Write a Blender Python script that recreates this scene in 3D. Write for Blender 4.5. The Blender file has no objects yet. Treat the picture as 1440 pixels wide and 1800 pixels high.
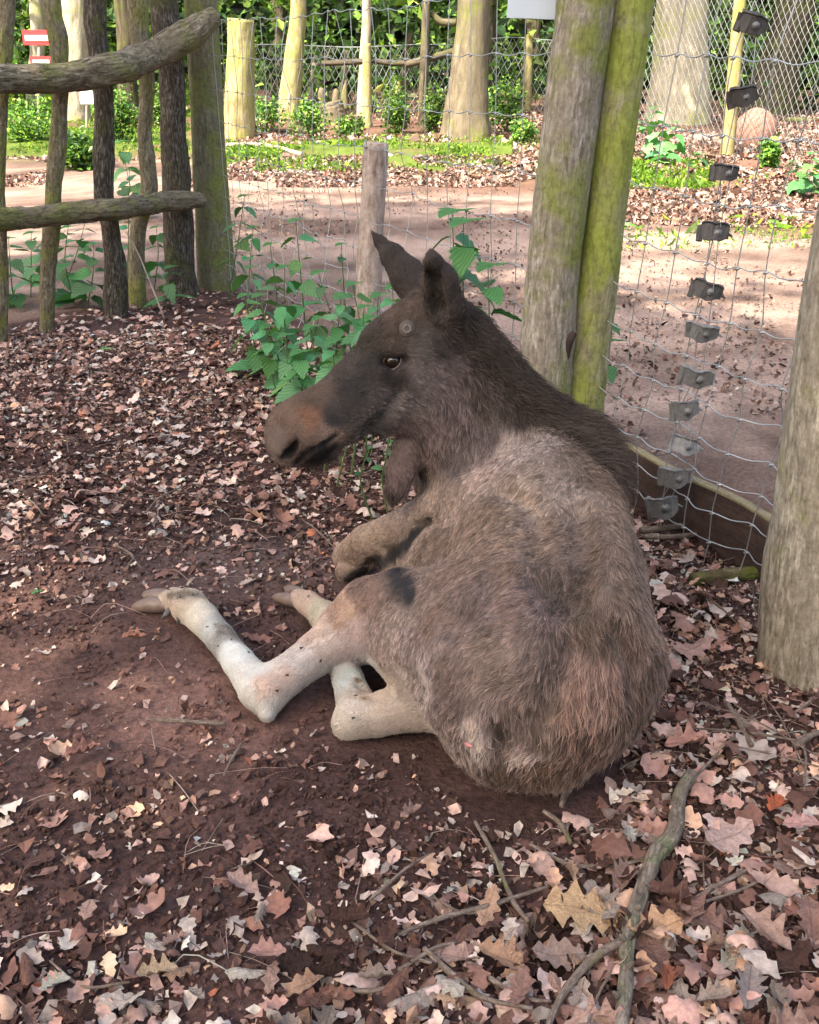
import bpy, math, random
import numpy as np
from mathutils import Vector, Matrix
from mathutils.bvhtree import BVHTree

random.seed(7)
rng = np.random.default_rng(7)
scene = bpy.context.scene
COL = scene.collection

# ------------------------------------------------------------------ camera
CAM_H, PITCH, FPX = 1.3, math.radians(24.8), 1729.0      # focal length in pixels of a 1440x1800 frame
cam = bpy.data.objects.new('camera', bpy.data.cameras.new('camera'))
COL.objects.link(cam)
cam.location = (0, 0, CAM_H)
cam.rotation_euler = (math.pi / 2 - PITCH, 0, 0)
cam.data.sensor_fit = 'VERTICAL'
cam.data.sensor_height = 24
cam.data.lens = 24 * FPX / 1800
cam.data.clip_start = 0.05
cam.data.clip_end = 500
scene.camera = cam

# ------------------------------------------------------------------ sky, sun, exposure
SUN_EL, SUN_AZ = math.radians(52), math.radians(222)      # azimuth clockwise from +Y: from behind on the left
world = bpy.data.worlds.new('World')
scene.world = world
world.use_nodes = True
wn = world.node_tree
bg = wn.nodes['Background']
sky = wn.nodes.new('ShaderNodeTexSky')
sky.sky_type = 'NISHITA'
sky.sun_disc = False
sky.sun_elevation = SUN_EL
sky.sun_rotation = SUN_AZ
sky.air_density = 1.0
sky.dust_density = 4.0
sky.ozone_density = 0.6
wn.links.new(sky.outputs[0], bg.inputs[0])
bg.inputs[1].default_value = 0.15
sun = bpy.data.objects.new('sun', bpy.data.lights.new('sun', 'SUN'))
COL.objects.link(sun)
sun.data.energy = 2.9
sun.data.angle = math.radians(0.6)
sun.data.color = (1.0, 0.93, 0.82)
SUN_DIR = Vector((math.sin(SUN_AZ) * math.cos(SUN_EL), math.cos(SUN_AZ) * math.cos(SUN_EL), math.sin(SUN_EL)))
sun.rotation_euler = SUN_DIR.to_track_quat('Z', 'Y').to_euler()
vs = scene.view_settings
vs.view_transform = 'Standard'
vs.look = 'None'
vs.gamma = 1
vs.use_curve_mapping = False
vs.exposure = 2.27
vs.use_white_balance = True
vs.white_balance_temperature = 7500
vs.white_balance_tint = 8
scene.cycles.max_bounces = 6
scene.cycles.diffuse_bounces = 3
scene.cycles.transparent_max_bounces = 6
scene.cycles.use_denoising = True

# ------------------------------------------------------------------ helpers
CP, SP = math.cos(PITCH), math.sin(PITCH)

def ray(px, py):
    """direction of the sight line through a pixel of the 1440x1800 photograph (depth along the view axis = 1)"""
    u, v = (px - 720) / FPX, (py - 900) / FPX
    return np.array([u, CP - v * SP, -SP - v * CP])

def AY(px, py, Y):
    d = ray(px, py)
    return np.array([0, 0, CAM_H]) + d * (Y / d[1])

def AZ(px, py, Z=0.0):
    d = ray(px, py)
    return np.array([0, 0, CAM_H]) + d * ((Z - CAM_H) / d[2])

def depth(p):
    return p[1] * CP + (CAM_H - p[2]) * SP

def RP(rpx, p):
    return rpx * depth(p) / FPX

def to_px(P):
    P = np.asarray(P)
    y, z = P[..., 1], P[..., 2] - CAM_H
    d = np.maximum(y * CP - z * SP, 0.05)
    return 720 + FPX * P[..., 0] / d, 900 - FPX * (y * SP + z * CP) / d

def lin(r, g, b):
    f = lambda c: (c / 255 / 12.92) if c / 255 <= 0.04045 else ((c / 255 + 0.055) / 1.055) ** 2.4
    return (f(r), f(g), f(b))

def _hash(ix, iy, iz):
    n = (ix * 374761393 + iy * 668265263 + iz * 2147483647 * 31) & 0xffffffff
    n = ((n ^ (n >> 13)) * 1274126177) & 0xffffffff
    n = ((n ^ (n >> 16)) * 2246822519) & 0xffffffff
    return ((n ^ (n >> 15)) & 0xffffff) / float(0xffffff)

def vnoise(P):
    P = np.asarray(P, dtype=np.float64)
    i = np.floor(P).astype(np.int64)
    f = P - i
    f = f * f * (3 - 2 * f)
    r = 0
    for dx in (0, 1):
        for dy in (0, 1):
            for dz in (0, 1):
                w = (f[..., 0] if dx else 1 - f[..., 0]) * (f[..., 1] if dy else 1 - f[..., 1]) * (f[..., 2] if dz else 1 - f[..., 2])
                r = r + w * _hash(i[..., 0] + dx, i[..., 1] + dy, i[..., 2] + dz)
    return r * 2 - 1

def fbm(P, oct=4, lac=2.03, gain=0.5):
    P = np.asarray(P, dtype=np.float64)
    a, s, t = 1.0, 0, 0
    for k in range(oct):
        s = s + a * vnoise(P + 17.3 * k)
        t += a
        a *= gain
        P = P * lac
    return s / t

def xy3(x, y, z=0.0):
    return np.stack([x, y, np.zeros_like(x) + z], -1)

def mesh_np(name, V, F, mat=None, parent=None, cols=None, smooth=True, vec=None, facecols=None):
    """V (n,3), F (m,k) with k = 3 or 4 -> one mesh object"""
    V = np.asarray(V, dtype=np.float32)
    F = np.asarray(F, dtype=np.int32)
    me = bpy.data.meshes.new(name)
    k = F.shape[1]
    me.vertices.add(len(V))
    me.vertices.foreach_set('co', V.ravel())
    me.loops.add(F.size)
    me.loops.foreach_set('vertex_index', F.ravel())
    me.polygons.add(len(F))
    me.polygons.foreach_set('loop_start', np.arange(0, F.size, k, dtype=np.int32))
    me.polygons.foreach_set('loop_total', np.full(len(F), k, dtype=np.int32))
    me.polygons.foreach_set('use_smooth', np.full(len(F), smooth))
    me.update(calc_edges=True)
    if cols is not None:
        at = me.attributes.new('Col', 'FLOAT_COLOR', 'POINT')
        c = np.ones((len(V), 4), dtype=np.float32); c[:, :3] = cols
        at.data.foreach_set('color', c.ravel())
    if facecols is not None:
        at = me.attributes.new('Col', 'FLOAT_COLOR', 'FACE')
        c = np.ones((len(F), 4), dtype=np.float32); c[:, :3] = facecols
        at.data.foreach_set('color', c.ravel())
    if vec is not None:
        at = me.attributes.new('bark', 'FLOAT_VECTOR', 'POINT')
        at.data.foreach_set('vector', np.asarray(vec, dtype=np.float32).ravel())
    me.validate()
    if mat: me.materials.append(mat)
    o = bpy.data.objects.new(name, me)
    COL.objects.link(o)
    if parent is not None:
        o.parent = parent
    return o

def empty(name, loc=(0, 0, 0)):
    o = bpy.data.objects.new(name, None)
    o.empty_display_size = 0.1
    o.location = loc
    COL.objects.link(o)
    return o

def tag(o, label=None, cat=None, group=None, kind=None):
    if label: o['label'] = label
    if cat: o['category'] = cat
    if group: o['group'] = group
    if kind: o['kind'] = kind
    return o

def put(o, root):
    """parent a mesh given in world coordinates under an Empty that only has a location"""
    o.parent = root
    o.location = -root.location
    return o

def catmull(pts, n):
    pts = np.asarray(pts, dtype=float)
    if len(pts) == 2:
        t = np.linspace(0, 1, n)[:, None]
        return pts[0] * (1 - t) + pts[1] * t
    P = np.vstack([2 * pts[0] - pts[1], pts, 2 * pts[-1] - pts[-2]])
    m = len(pts) - 1
    out = []
    for s in np.linspace(0, m, n):
        i = min(int(s), m - 1); t = s - i
        a, b, c, d = P[i], P[i + 1], P[i + 2], P[i + 3]
        out.append(0.5 * ((2 * b) + (c - a) * t + (2 * a - 5 * b + 4 * c - d) * t * t + (3 * b - a - 3 * c + d) * t ** 3))
    return np.array(out)

def tube(pts, rad, seg=12, n=None, rough=0.0, rscale=8.0, seed=0.0, ridges=0.0, prof=None, stretch=0.24, cap=True):
    """a closed log, wire or limb along a curve; returns V, F(quads), bark vector"""
    pts = np.asarray(pts, dtype=float)
    rad = np.atleast_1d(np.asarray(rad, dtype=float))
    if len(rad) == 1: rad = np.repeat(rad, len(pts))
    if cap and seg % 2: seg += 1
    n = n or max(2, len(pts) * 4)
    C = catmull(pts, n)
    R = np.interp(np.linspace(0, 1, n), np.linspace(0, 1, len(rad)), rad)
    T = np.gradient(C, axis=0)
    T /= np.linalg.norm(T, axis=1)[:, None] + 1e-9
    up = np.array([0, 0, 1.0]) if abs(T[0, 2]) < 0.8 else np.array([1.0, 0, 0])
    A = np.cross(T, up); A /= np.linalg.norm(A, axis=1)[:, None] + 1e-9
    B = np.cross(T, A)
    th = np.linspace(0, 2 * math.pi, seg, endpoint=False)
    ct, st = np.cos(th), np.sin(th)
    s = np.concatenate([[0], np.cumsum(np.linalg.norm(np.diff(C, axis=0), axis=1))])
    rr = np.repeat(R[:, None], seg, 1)
    if prof is not None:
        rr = rr * prof(s[:, None] / max(s[-1], 1e-6), th[None, :])
    vec = np.stack([rr * ct, rr * st, np.repeat(s[:, None], seg, 1) * stretch], -1)
    if rough:
        q = np.stack([ct * R[:, None], st * R[:, None], np.repeat(s[:, None], seg, 1) * 0.5], -1) * rscale + seed
        rr = rr * (1 + rough * fbm(q, 3))
    if ridges:
        q = vec * 60 + seed
        rr = rr - ridges * np.abs(fbm(q, 2))
    V = C[:, None, :] + rr[..., None] * (ct[None, :, None] * A[:, None, :] + st[None, :, None] * B[:, None, :])
    V = V.reshape(-1, 3)
    idx = np.arange(n * seg).reshape(n, seg)
    F = np.stack([idx[:-1], np.roll(idx, -1, 1)[:-1], np.roll(idx, -1, 1)[1:], idx[1:]], -1).reshape(-1, 4)
    vec = vec.reshape(-1, 3) + seed
    if cap:
        for e, ring in ((0, idx[0]), (1, idx[-1])):
            c = len(V)
            V = np.vstack([V, C[0 if e == 0 else -1] + T[0 if e == 0 else -1] * (R[0] * 0.04 * (-1 if e == 0 else 1))])
            vec = np.vstack([vec, vec[ring].mean(0)])
            nx = np.roll(ring, -1)
            h = seg // 2
            # quads made of two neighbouring wedges
            a = ring[0::2]; b = ring[1::2]; d = np.roll(ring[0::2], -1)
            q = np.stack([np.full(h, c), a, b, d], -1)
            F = np.vstack([F, q if e == 1 else q[:, ::-1]])
    return V, F, vec

def join(parts):
    V, F, X, n = [], [], [], 0
    for p in parts:
        V.append(p[0]); F.append(p[1] + n)
        if len(p) > 2: X.append(p[2])
        n += len(p[0])
    return (np.vstack(V), np.vstack(F)) + ((np.vstack(X),) if X else ())

def box(c, sx, sy, sz, rot=None, bev=0.0):
    """a box with slightly bevelled long edges; returns V, F"""
    b = bev or min(sx, sy, sz) * 0.08
    xs, ys, zs = sx / 2, sy / 2, sz / 2
    ring = [(-xs + b, -ys), (xs - b, -ys), (xs, -ys + b), (xs, ys - b), (xs - b, ys), (-xs + b, ys), (-xs, ys - b), (-xs, -ys + b)]
    V = []
    for z, k in ((-zs, 1 - 1.2 * b / max(min(xs, ys), 1e-6)), (-zs + b, 1), (zs - b, 1), (zs, 1 - 1.2 * b / max(min(xs, ys), 1e-6))):
        for x, y in ring: V.append((x * max(k, .5), y * max(k, .5), z))
    V = np.array(V)
    F = []
    for l in range(3):
        for i in range(8):
            j = (i + 1) % 8
            F.append((l * 8 + i, l * 8 + j, l * 8 + 8 + j, l * 8 + 8 + i))
    for o, fl in ((0, True), (24, False)):
        for q in ((0, 1, 2, 3), (3, 4, 5, 0)[::1], (4, 5, 6, 7)[::1]):
            pass
        qs = [(0, 1, 2, 3), (0, 3, 4, 7), (4, 5, 6, 7)]
        for q in qs:
            q = tuple(o + k for k in q)
            F.append(q[::-1] if fl else q)
    if rot is not None:
        V = V @ np.array(rot.to_3x3()).T
    return V + np.asarray(c), np.array(F)

# ------------------------------------------------------------------ materials
def mat_base(name, rough=0.8, spec=0.3):
    m = bpy.data.materials.new(name)
    m.use_nodes = True
    nt = m.node_tree
    b = nt.nodes['Principled BSDF']
    b.inputs['Roughness'].default_value = rough
    b.inputs['Specular IOR Level'].default_value = spec
    return m, nt, b

def N(nt, typ, **kw):
    n = nt.nodes.new(typ)
    for k, v in kw.items():
        if k in ('inp',):
            for a, c in v.items(): n.inputs[a].default_value = c
        else: setattr(n, k, v)
    return n

def ramp(nt, fac, stops):
    r = nt.nodes.new('ShaderNodeValToRGB')
    e = r.color_ramp.elements
    while len(e) < len(stops): e.new(0.5)
    for i, (p, c) in enumerate(stops):
        e[i].position = p
        e[i].color = tuple(c) + (1,) if len(c) == 3 else c
    nt.links.new(fac, r.inputs[0])
    return r.outputs[0]

def mixc(nt, fac, a, b, typ='MIX'):
    m = nt.nodes.new('ShaderNodeMix')
    m.data_type = 'RGBA'; m.blend_type = typ
    for s, v in ((m.inputs[0], fac), (m.inputs[6], a), (m.inputs[7], b)):
        if isinstance(v, (int, float)): s.default_value = v
        elif isinstance(v, tuple): s.default_value = v if len(v) == 4 else v + (1,)
        else: nt.links.new(v, s)
    return m.outputs[2]

def bump(nt, b, h, strength, dist, prev=None):
    n = nt.nodes.new('ShaderNodeBump')
    n.inputs['Strength'].default_value = strength
    n.inputs['Distance'].default_value = dist
    nt.links.new(h, n.inputs['Height'])
    if prev: nt.links.new(prev, n.inputs['Normal'])
    nt.links.new(n.outputs[0], b.inputs['Normal'])
    return n.outputs[0]

def noise(nt, vec, scale, detail=5, rough=0.55, dist=0.0):
    n = N(nt, 'ShaderNodeTexNoise', inp={'Scale': scale, 'Detail': detail, 'Roughness': rough, 'Distortion': dist})
    if vec is not None: nt.links.new(vec, n.inputs['Vector'])
    return n.outputs[0]

def bark_mat(name, dark, mid, light, moss=(0.10, 0.12, 0.02), moss_amt=0.5, scale=14, bumpd=0.006, moss_scale=5, cracks=0.5):
    m, nt, b = mat_base(name, 0.9, 0.2)
    at = N(nt, 'ShaderNodeAttribute', attribute_name='bark')
    v = at.outputs['Vector']
    n1 = noise(nt, v, scale * 4, 8, 0.65, 0.3)
    n2 = noise(nt, v, scale, 5, 0.6, 0.5)
    n3 = noise(nt, v, scale * 14, 4, 0.7)
    c = ramp(nt, n1, [(0.30, dark), (0.48, mid), (0.68, light)])
    c = mixc(nt, ramp(nt, n2, [(0.35, (0, 0, 0)), (0.7, (1, 1, 1))]), c, mid)
    # moss or algae as patches of its own
    obj = N(nt, 'ShaderNodeTexCoord').outputs['Object']
    n4 = noise(nt, obj, moss_scale, 4, 0.65, 0.4)
    f = ramp(nt, n4, [(0.62 - 0.3 * moss_amt, (0, 0, 0)), (0.75 - 0.25 * moss_amt, (1, 1, 1))])
    mossc = mixc(nt, n3, tuple(0.55 * x for x in moss), tuple(1.5 * x for x in moss))
    c = mixc(nt, mixc(nt, 1.0, f, (0.85, 0.85, 0.85), 'MULTIPLY'), c, mossc)
    # dark splits along the grain
    vo = N(nt, 'ShaderNodeTexVoronoi', feature='DISTANCE_TO_EDGE', inp={'Scale': scale * 2.2, 'Randomness': 1})
    mp = N(nt, 'ShaderNodeMapping'); mp.inputs['Scale'].default_value = (1, 1, 0.8)
    nt.links.new(v, mp.inputs[0])
    w = N(nt, 'ShaderNodeMix', data_type='VECTOR'); w.inputs[0].default_value = 0.04
    ncol = N(nt, 'ShaderNodeTexNoise', inp={'Scale': scale * 3}); nt.links.new(v, ncol.inputs['Vector'])
    nt.links.new(mp.outputs[0], w.inputs[4]); nt.links.new(ncol.outputs[1], w.inputs[5])
    nt.links.new(w.outputs[1], vo.inputs['Vector'])
    cr = ramp(nt, vo.outputs[0], [(0.0, (0, 0, 0)), (0.09, (1, 1, 1))])
    c = mixc(nt, cracks, c, mixc(nt, cr, tuple(0.5 * x for x in dark), c))
    n5 = noise(nt, obj, 55, 6, 0.75)
    c = mixc(nt, 1.0, c, ramp(nt, n5, [(0.3, (.62, .6, .58)), (0.5, (1, 1, 1)), (0.7, (1.25, 1.25, 1.25))]), 'MULTIPLY')
    nt.links.new(c, b.inputs['Base Color'])
    p = bump(nt, b, cr, cracks, bumpd)
    p = bump(nt, b, n1, 0.9, bumpd, p)
    bump(nt, b, n3, 0.5, bumpd * 0.3, p)
    return m

def attr_mat(name, rough=0.8, spec=0.3, var=0.25, nscale=120, bumpd=0.0, trans=0.0, back=None):
    """colour comes from the 'Col' attribute of each piece, with fine variation"""
    m, nt, b = mat_base(name, rough, spec)
    at = N(nt, 'ShaderNodeAttribute', attribute_name='Col')
    tc = N(nt, 'ShaderNodeTexCoord').outputs['Object']
    n1 = noise(nt, tc, nscale, 5, 0.65)
    r = ramp(nt, n1, [(0.25, (1 - var,) * 3), (0.75, (1 + var,) * 3)])
    c = mixc(nt, 1.0, at.outputs['Color'], r, 'MULTIPLY')
    nt.links.new(c, b.inputs['Base Color'])
    if bumpd: bump(nt, b, n1, 0.8, bumpd)
    if trans:
        tr = N(nt, 'ShaderNodeBsdfTranslucent')
        nt.links.new(mixc(nt, 1.0, c, (1.1, 1.2, 0.6, 1), 'MULTIPLY') if back is None else c, tr.inputs[0])
        mx = N(nt, 'ShaderNodeMixShader'); mx.inputs[0].default_value = trans
        nt.links.new(b.outputs[0], mx.inputs[1]); nt.links.new(tr.outputs[0], mx.inputs[2])
        nt.links.new(mx.outputs[0], nt.nodes['Material Output'].inputs['Surface'])
    return m

def plain_mat(name, col, rough=0.6, metal=0.0, spec=0.4, var=0.3, nscale=60, bumpd=0.001):
    m, nt, b = mat_base(name, rough, spec)
    tc = N(nt, 'ShaderNodeTexCoord').outputs['Object']
    n1 = noise(nt, tc, nscale, 6, 0.65)
    c = mixc(nt, n1, tuple(x * (1 - var) for x in col), tuple(x * (1 + var) for x in col))
    nt.links.new(c, b.inputs['Base Color'])
    b.inputs['Metallic'].default_value = metal
    bump(nt, b, n1, 0.5, bumpd)
    return m

M_soil = attr_mat('soil', 0.95, 0.15, 0.55, 70, 0.012)
M_litter = attr_mat('dry_leaf', 0.7, 0.3, 0.42, 75, 0.0022, 0.12, back=1)
M_clod = attr_mat('soil_clods', 0.95, 0.1, 0.4, 150, 0.001)
M_green = attr_mat('green_leaf', 0.45, 0.4, 0.25, 60, 0.0006, 0.30)
M_far_green = attr_mat('far_foliage', 0.6, 0.3, 0.2, 3, 0, 0.35)
M_twig = bark_mat('twig_bark', (0.05, 0.035, 0.03), (0.16, 0.12, 0.10), (0.34, 0.28, 0.25), moss_amt=0.1, bumpd=0.001, scale=50)
M_branch = bark_mat('branch_bark', (0.05, 0.04, 0.035), (0.15, 0.12, 0.10), (0.32, 0.28, 0.24), (0.12, 0.15, 0.07), 0.4, scale=30, bumpd=0.002, moss_scale=12)
M_rail = bark_mat('rail_bark', (0.04, 0.03, 0.023), (0.17, 0.14, 0.10), (0.40, 0.35, 0.27), (0.17, 0.18, 0.05), 0.4, scale=16, bumpd=0.012)
M_picket = bark_mat('picket_bark', (0.05, 0.04, 0.028), (0.19, 0.16, 0.11), (0.42, 0.38, 0.29), (0.21, 0.22, 0.06), 0.5, scale=22, bumpd=0.006)
M_picket_dark = bark_mat('dark_picket_bark', (0.015, 0.011, 0.009), (0.07, 0.056, 0.045), (0.32, 0.30, 0.27), (0.10, 0.11, 0.04), 0.25, scale=26, bumpd=0.006)
M_gatepost = bark_mat('gatepost_bark', (0.05, 0.045, 0.03), (0.15, 0.14, 0.095), (0.26, 0.25, 0.18), (0.15, 0.17, 0.05), 0.55, scale=12, bumpd=0.003, cracks=0.2)
M_postgreen = bark_mat('algae_wood', (0.09, 0.08, 0.05), (0.24, 0.22, 0.13), (0.42, 0.38, 0.28), (0.23, 0.27, 0.05), 0.72, scale=13, bumpd=0.004, cracks=0.3, moss_scale=4.5)
M_postgrey = bark_mat('weathered_wood', (0.07, 0.06, 0.05), (0.25, 0.215, 0.18), (0.56, 0.52, 0.46), (0.19, 0.215, 0.05), 0.42, scale=20, bumpd=0.006, cracks=0.22, moss_scale=4.5)
M_postright = bark_mat('right_post_wood', (0.07, 0.06, 0.05), (0.27, 0.235, 0.19), (0.60, 0.55, 0.47), (0.20, 0.21, 0.07), 0.08, scale=20, bumpd=0.006, cracks=0.22, moss_scale=4.5)
M_stake = bark_mat('stake_wood', (0.12, 0.08, 0.07), (0.36, 0.28, 0.25), (0.55, 0.48, 0.45), moss_amt=0.05, scale=12, bumpd=0.003, cracks=0.2)
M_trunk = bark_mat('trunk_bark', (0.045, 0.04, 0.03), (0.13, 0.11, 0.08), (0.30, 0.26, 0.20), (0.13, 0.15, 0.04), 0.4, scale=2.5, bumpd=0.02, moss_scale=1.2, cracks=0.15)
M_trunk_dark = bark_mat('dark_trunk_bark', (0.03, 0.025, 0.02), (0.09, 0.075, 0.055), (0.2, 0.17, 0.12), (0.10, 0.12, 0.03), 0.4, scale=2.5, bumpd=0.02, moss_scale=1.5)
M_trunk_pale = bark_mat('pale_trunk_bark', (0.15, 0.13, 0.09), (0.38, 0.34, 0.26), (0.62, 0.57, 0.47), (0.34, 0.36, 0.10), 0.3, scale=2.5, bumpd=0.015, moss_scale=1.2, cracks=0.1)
M_lichen = bark_mat('lichen_wood', (0.10, 0.085, 0.04), (0.27, 0.235, 0.12), (0.50, 0.43, 0.36), (0.26, 0.27, 0.07), 0.5, scale=4, bumpd=0.01, moss_scale=2, cracks=0.2)
M_wire = plain_mat('galvanised_wire', (0.42, 0.45, 0.48), 0.45, 0.7, nscale=200)
M_netwire = plain_mat('net_wire', (0.30, 0.33, 0.34), 0.5, 0.5, nscale=20)
M_rubber = plain_mat('black_clamp', (0.045, 0.04, 0.04), 0.55, 0.0, nscale=90, var=0.7, bumpd=.002)
M_steel = plain_mat('grey_clamp', (0.17, 0.17, 0.175), 0.5, 0.2, nscale=90, var=0.7, bumpd=.002)
M_board = bark_mat('stained_board', (0.025, 0.016, 0.015), (0.065, 0.042, 0.038), (0.14, 0.095, 0.085), moss_amt=0.05, scale=10, bumpd=0.002, cracks=0.1)
M_board_top = bark_mat('board_top_edge', (0.10, 0.08, 0.05), (0.22, 0.185, 0.115), (0.40, 0.35, 0.23), (0.16, 0.17, 0.06), 0.4, scale=12, bumpd=0.002, cracks=0.1)
# ------------------------------------------------------------------ ground
RPOST = np.array([0.945, 1.95])
MPOST = np.array([0.50, 3.0])
LPOST = np.array([-1.2, 6.06])

def fence_side(x, y):
    """signed distance-like value: > 0 on the path side of the wire fence"""
    def sd(a, b, x, y):
        d = (b - a) / np.linalg.norm(b - a)
        return (x - a[0]) * d[1] - (y - a[1]) * d[0]
    s1 = sd(np.array([0.985, 2.33]), np.array([0.60, 3.07]), x, y)
    s2 = sd(MPOST, LPOST, x, y)
    s3 = sd(LPOST, np.array([-2.6, 4.55]), x, y)      # picket fence comes back towards the viewer
    s = np.where(y < MPOST[1], s1, s2)
    return np.where(x < LPOST[0] , s3, s)

def gh(x, y):
    x = np.asarray(x, float); y = np.asarray(y, float)
    near = np.exp(-np.maximum(y - 3, 0) / 3.0)
    h = 0.022 * fbm(xy3(x * 1.7, y * 1.7), 3)
    h = h + near * (0.010 * fbm(xy3(x * 11, y * 11, 3.0), 4) + 0.007 * np.maximum(fbm(xy3(x * 38, y * 38, 5.0), 3), -0.15))
    h = h - 0.035 * np.exp(-(((x - 0.19) / 0.10) ** 2 + ((y - 1.13) / 0.10) ** 2))       # dark hollow beside the fallen branch
    h = h + 0.04 * np.exp(-(((x + 0.8) / 0.9) ** 2 + ((y - 5.2) / 0.5) ** 2))
    h = h + np.where(y > 10, 0.10 * (1 - np.cos(np.minimum((y - 10) / 8, 1) * math.pi)) * 0.5 * (1 + fbm(xy3(x * .4, y * .4, 9.0), 3)), 0)
    # flattened, pressed soil under the animal
    m = np.exp(-(((x - 0.18) / 0.42) ** 4 + ((y - 1.95) / 0.55) ** 4))
    return h * (1 - 0.85 * m)

def axis(a, b, fine, lo, hi, growth):
    c = list(np.arange(a, b, fine))
    s = fine
    left = []
    p = a
    while p > lo:
        s *= growth; p -= s; left.append(p)
    s = fine; p = c[-1]
    right = []
    while p < hi:
        s *= growth; p += s; right.append(p)
    return np.array(left[::-1] + c + right)

gx = axis(-1.7, 1.5, 0.0105, -60, 60, 1.05)
gy = axis(0.75, 3.1, 0.0105, -3, 90, 1.022)
GX, GY = np.meshgrid(gx, gy)
GZ = gh(GX, GY)
GV = np.stack([GX, GY, GZ], -1).reshape(-1, 3)
ix = np.arange(GX.size).reshape(GX.shape)
GF = np.stack([ix[:-1, :-1], ix[:-1, 1:], ix[1:, 1:], ix[1:, :-1]], -1).reshape(-1, 4)

def far_edge(x):
    # far side of the path, curving nearer towards the right
    return np.interp(x, [-12, -3, -1.5, 1.9, 3.0, 6, 12], [15, 13.8, 12.2, 10.2, 8.0, 6.0, 5.0])

def ground_col(x, y):
    px, py = to_px(np.stack([x, y, np.zeros_like(x)], -1))
    n1 = fbm(xy3(x * 2.2, y * 2.2, 1.0), 4)[..., None]
    n2 = fbm(xy3(x * 9, y * 9, 2.0), 4)[..., None]
    soil = np.array([0.064, 0.036, 0.033]) * (1 + 0.45 * n1 + 0.5 * n2)
    def g(cx, cy, sx, sy): return np.exp(-(((px - cx) / sx) ** 2 + ((py - cy) / sy) ** 2))[..., None]
    clay = np.clip(g(330, 1270, 150, 70) * 1.1 + g(60, 1150, 160, 120) * .35 + n2 * .3 * g(330, 1270, 200, 120), 0, 1)
    soil = soil * (1 - clay) + np.array([0.21, 0.115, 0.095]) * clay
    dust = np.clip(g(420, 985, 260, 60) * 0.6, 0, 1)
    soil = soil * (1 - dust) + np.array([0.13, 0.092, 0.088]) * dust
    hollow_dark = np.clip(g(960, 1690, 110, 70), 0, 1)
    soil = soil * (1 - 0.6 * hollow_dark)  # soil darkened where the ground dips beside the fallen branch
    # path: trodden pink sandy soil with darker mud and painted shade stripes
    p = np.clip(0.52 + 1.25 * fbm(xy3(x * 0.9, y * 2.6, 4.0), 4) + 0.5 * fbm(xy3(x * 8, y * 8, 7.0), 3), 0, 1)[..., None]
    path = np.array([0.11, 0.073, 0.062]) * (1 - p) + np.array([0.295, 0.212, 0.182]) * p
    path = path * (1 + 0.25 * n2)
    nearfence = np.clip(1 - (np.abs(fence_side(x, y)) - 0.15) / 0.5, 0, 1)[..., None] * 0.8
    path = path * (1 - nearfence) + np.array([0.12, 0.072, 0.06]) * nearfence
    fe = far_edge(x) + 0.35 * fbm(xy3(x * 1.2, y * 0.3, 8.0), 3)
    on_path = (1 / (1 + np.exp(-(fe - y) * 6)) * (fence_side(x, y) > 0.1))[..., None]
    far = (y > fe)[..., None]
    woods = np.array([0.13, 0.075, 0.058]) * (1 + 0.5 * n1 + 0.4 * n2)
    c = np.where(far, woods, soil)
    def band(a, b, s): return 1 / (1 + np.exp(-(py - a) / s)) / (1 + np.exp((py - b) / s))
    mossm = (band(262, 304, 5) * (px > 330) * (px < 980) + band(285, 330, 6) * (px > 1080) * (px < 1260) + band(235, 285, 6) * (px < 335) + band(395, 440, 6) * (px > 1250) * .5)[..., None]
    mossm = np.clip(mossm * (1.1 + 1.6 * fbm(xy3(x * 1.1, y * .9, 21.0), 4)[..., None]), 0, 1) * (y > 5.5)[..., None]
    c = c * (1 - mossm) + np.array([0.085, 0.125, 0.025]) * (1 + .5 * n2) * mossm
    c = c * (1 - on_path) + path * on_path
    return np.clip(c, 0.01, 1)

gc = ground_col(GV[:, 0], GV[:, 1])
fc = GV[GF].mean(1)
fe = far_edge(fc[:, 0]) + 0.35 * fbm(xy3(fc[:, 0] * 1.2, fc[:, 1] * 0.3, 8.0), 3)
is_path = (fence_side(fc[:, 0], fc[:, 1]) > 0.06) & (fc[:, 1] < fe)
def sub(mask):
    F = GF[mask]
    u, inv = np.unique(F, return_inverse=True)
    return GV[u], inv.reshape(F.shape), gc[u]
v, f, c = sub(~is_path)
forest_floor = tag(mesh_np('forest_floor', v, f, M_soil, cols=c), kind='structure')
v, f, c = sub(is_path)
tag(mesh_np('path', v, f, M_soil, cols=c), kind='structure')

# ------------------------------------------------------------------ wooden posts of the wire fence
def bent(px_pts, Y):
    return [AY(x, y, Y) for x, y in px_pts]

def wood_post(name, pts, rpx, mat, label, cat, seg=48, seed=0., rough=0.10, ridges=0.004, prof=None, n=70, group=None, rscale=9):
    """pts: centre line in world space, from the ground up"""
    pts = [np.asarray(p, float) for p in pts]
    r = [RP(a, p) for a, p in zip(rpx, pts)]
    base = np.array([pts[0][0], pts[0][1], float(gh(pts[0][0], pts[0][1]))])
    pts = [base + np.array([0, 0, -0.12])] + pts[1:] if len(pts) > 2 else [base + np.array([0, 0, -0.12])] + pts[1:]
    V, F, X = tube(pts, r, seg, n, rough, rscale, seed, ridges, prof)
    V = V - base
    o = mesh_np(name, V, F, mat, vec=X)
    o.location = base
    tag(o, label, cat, group)
    return o

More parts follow.
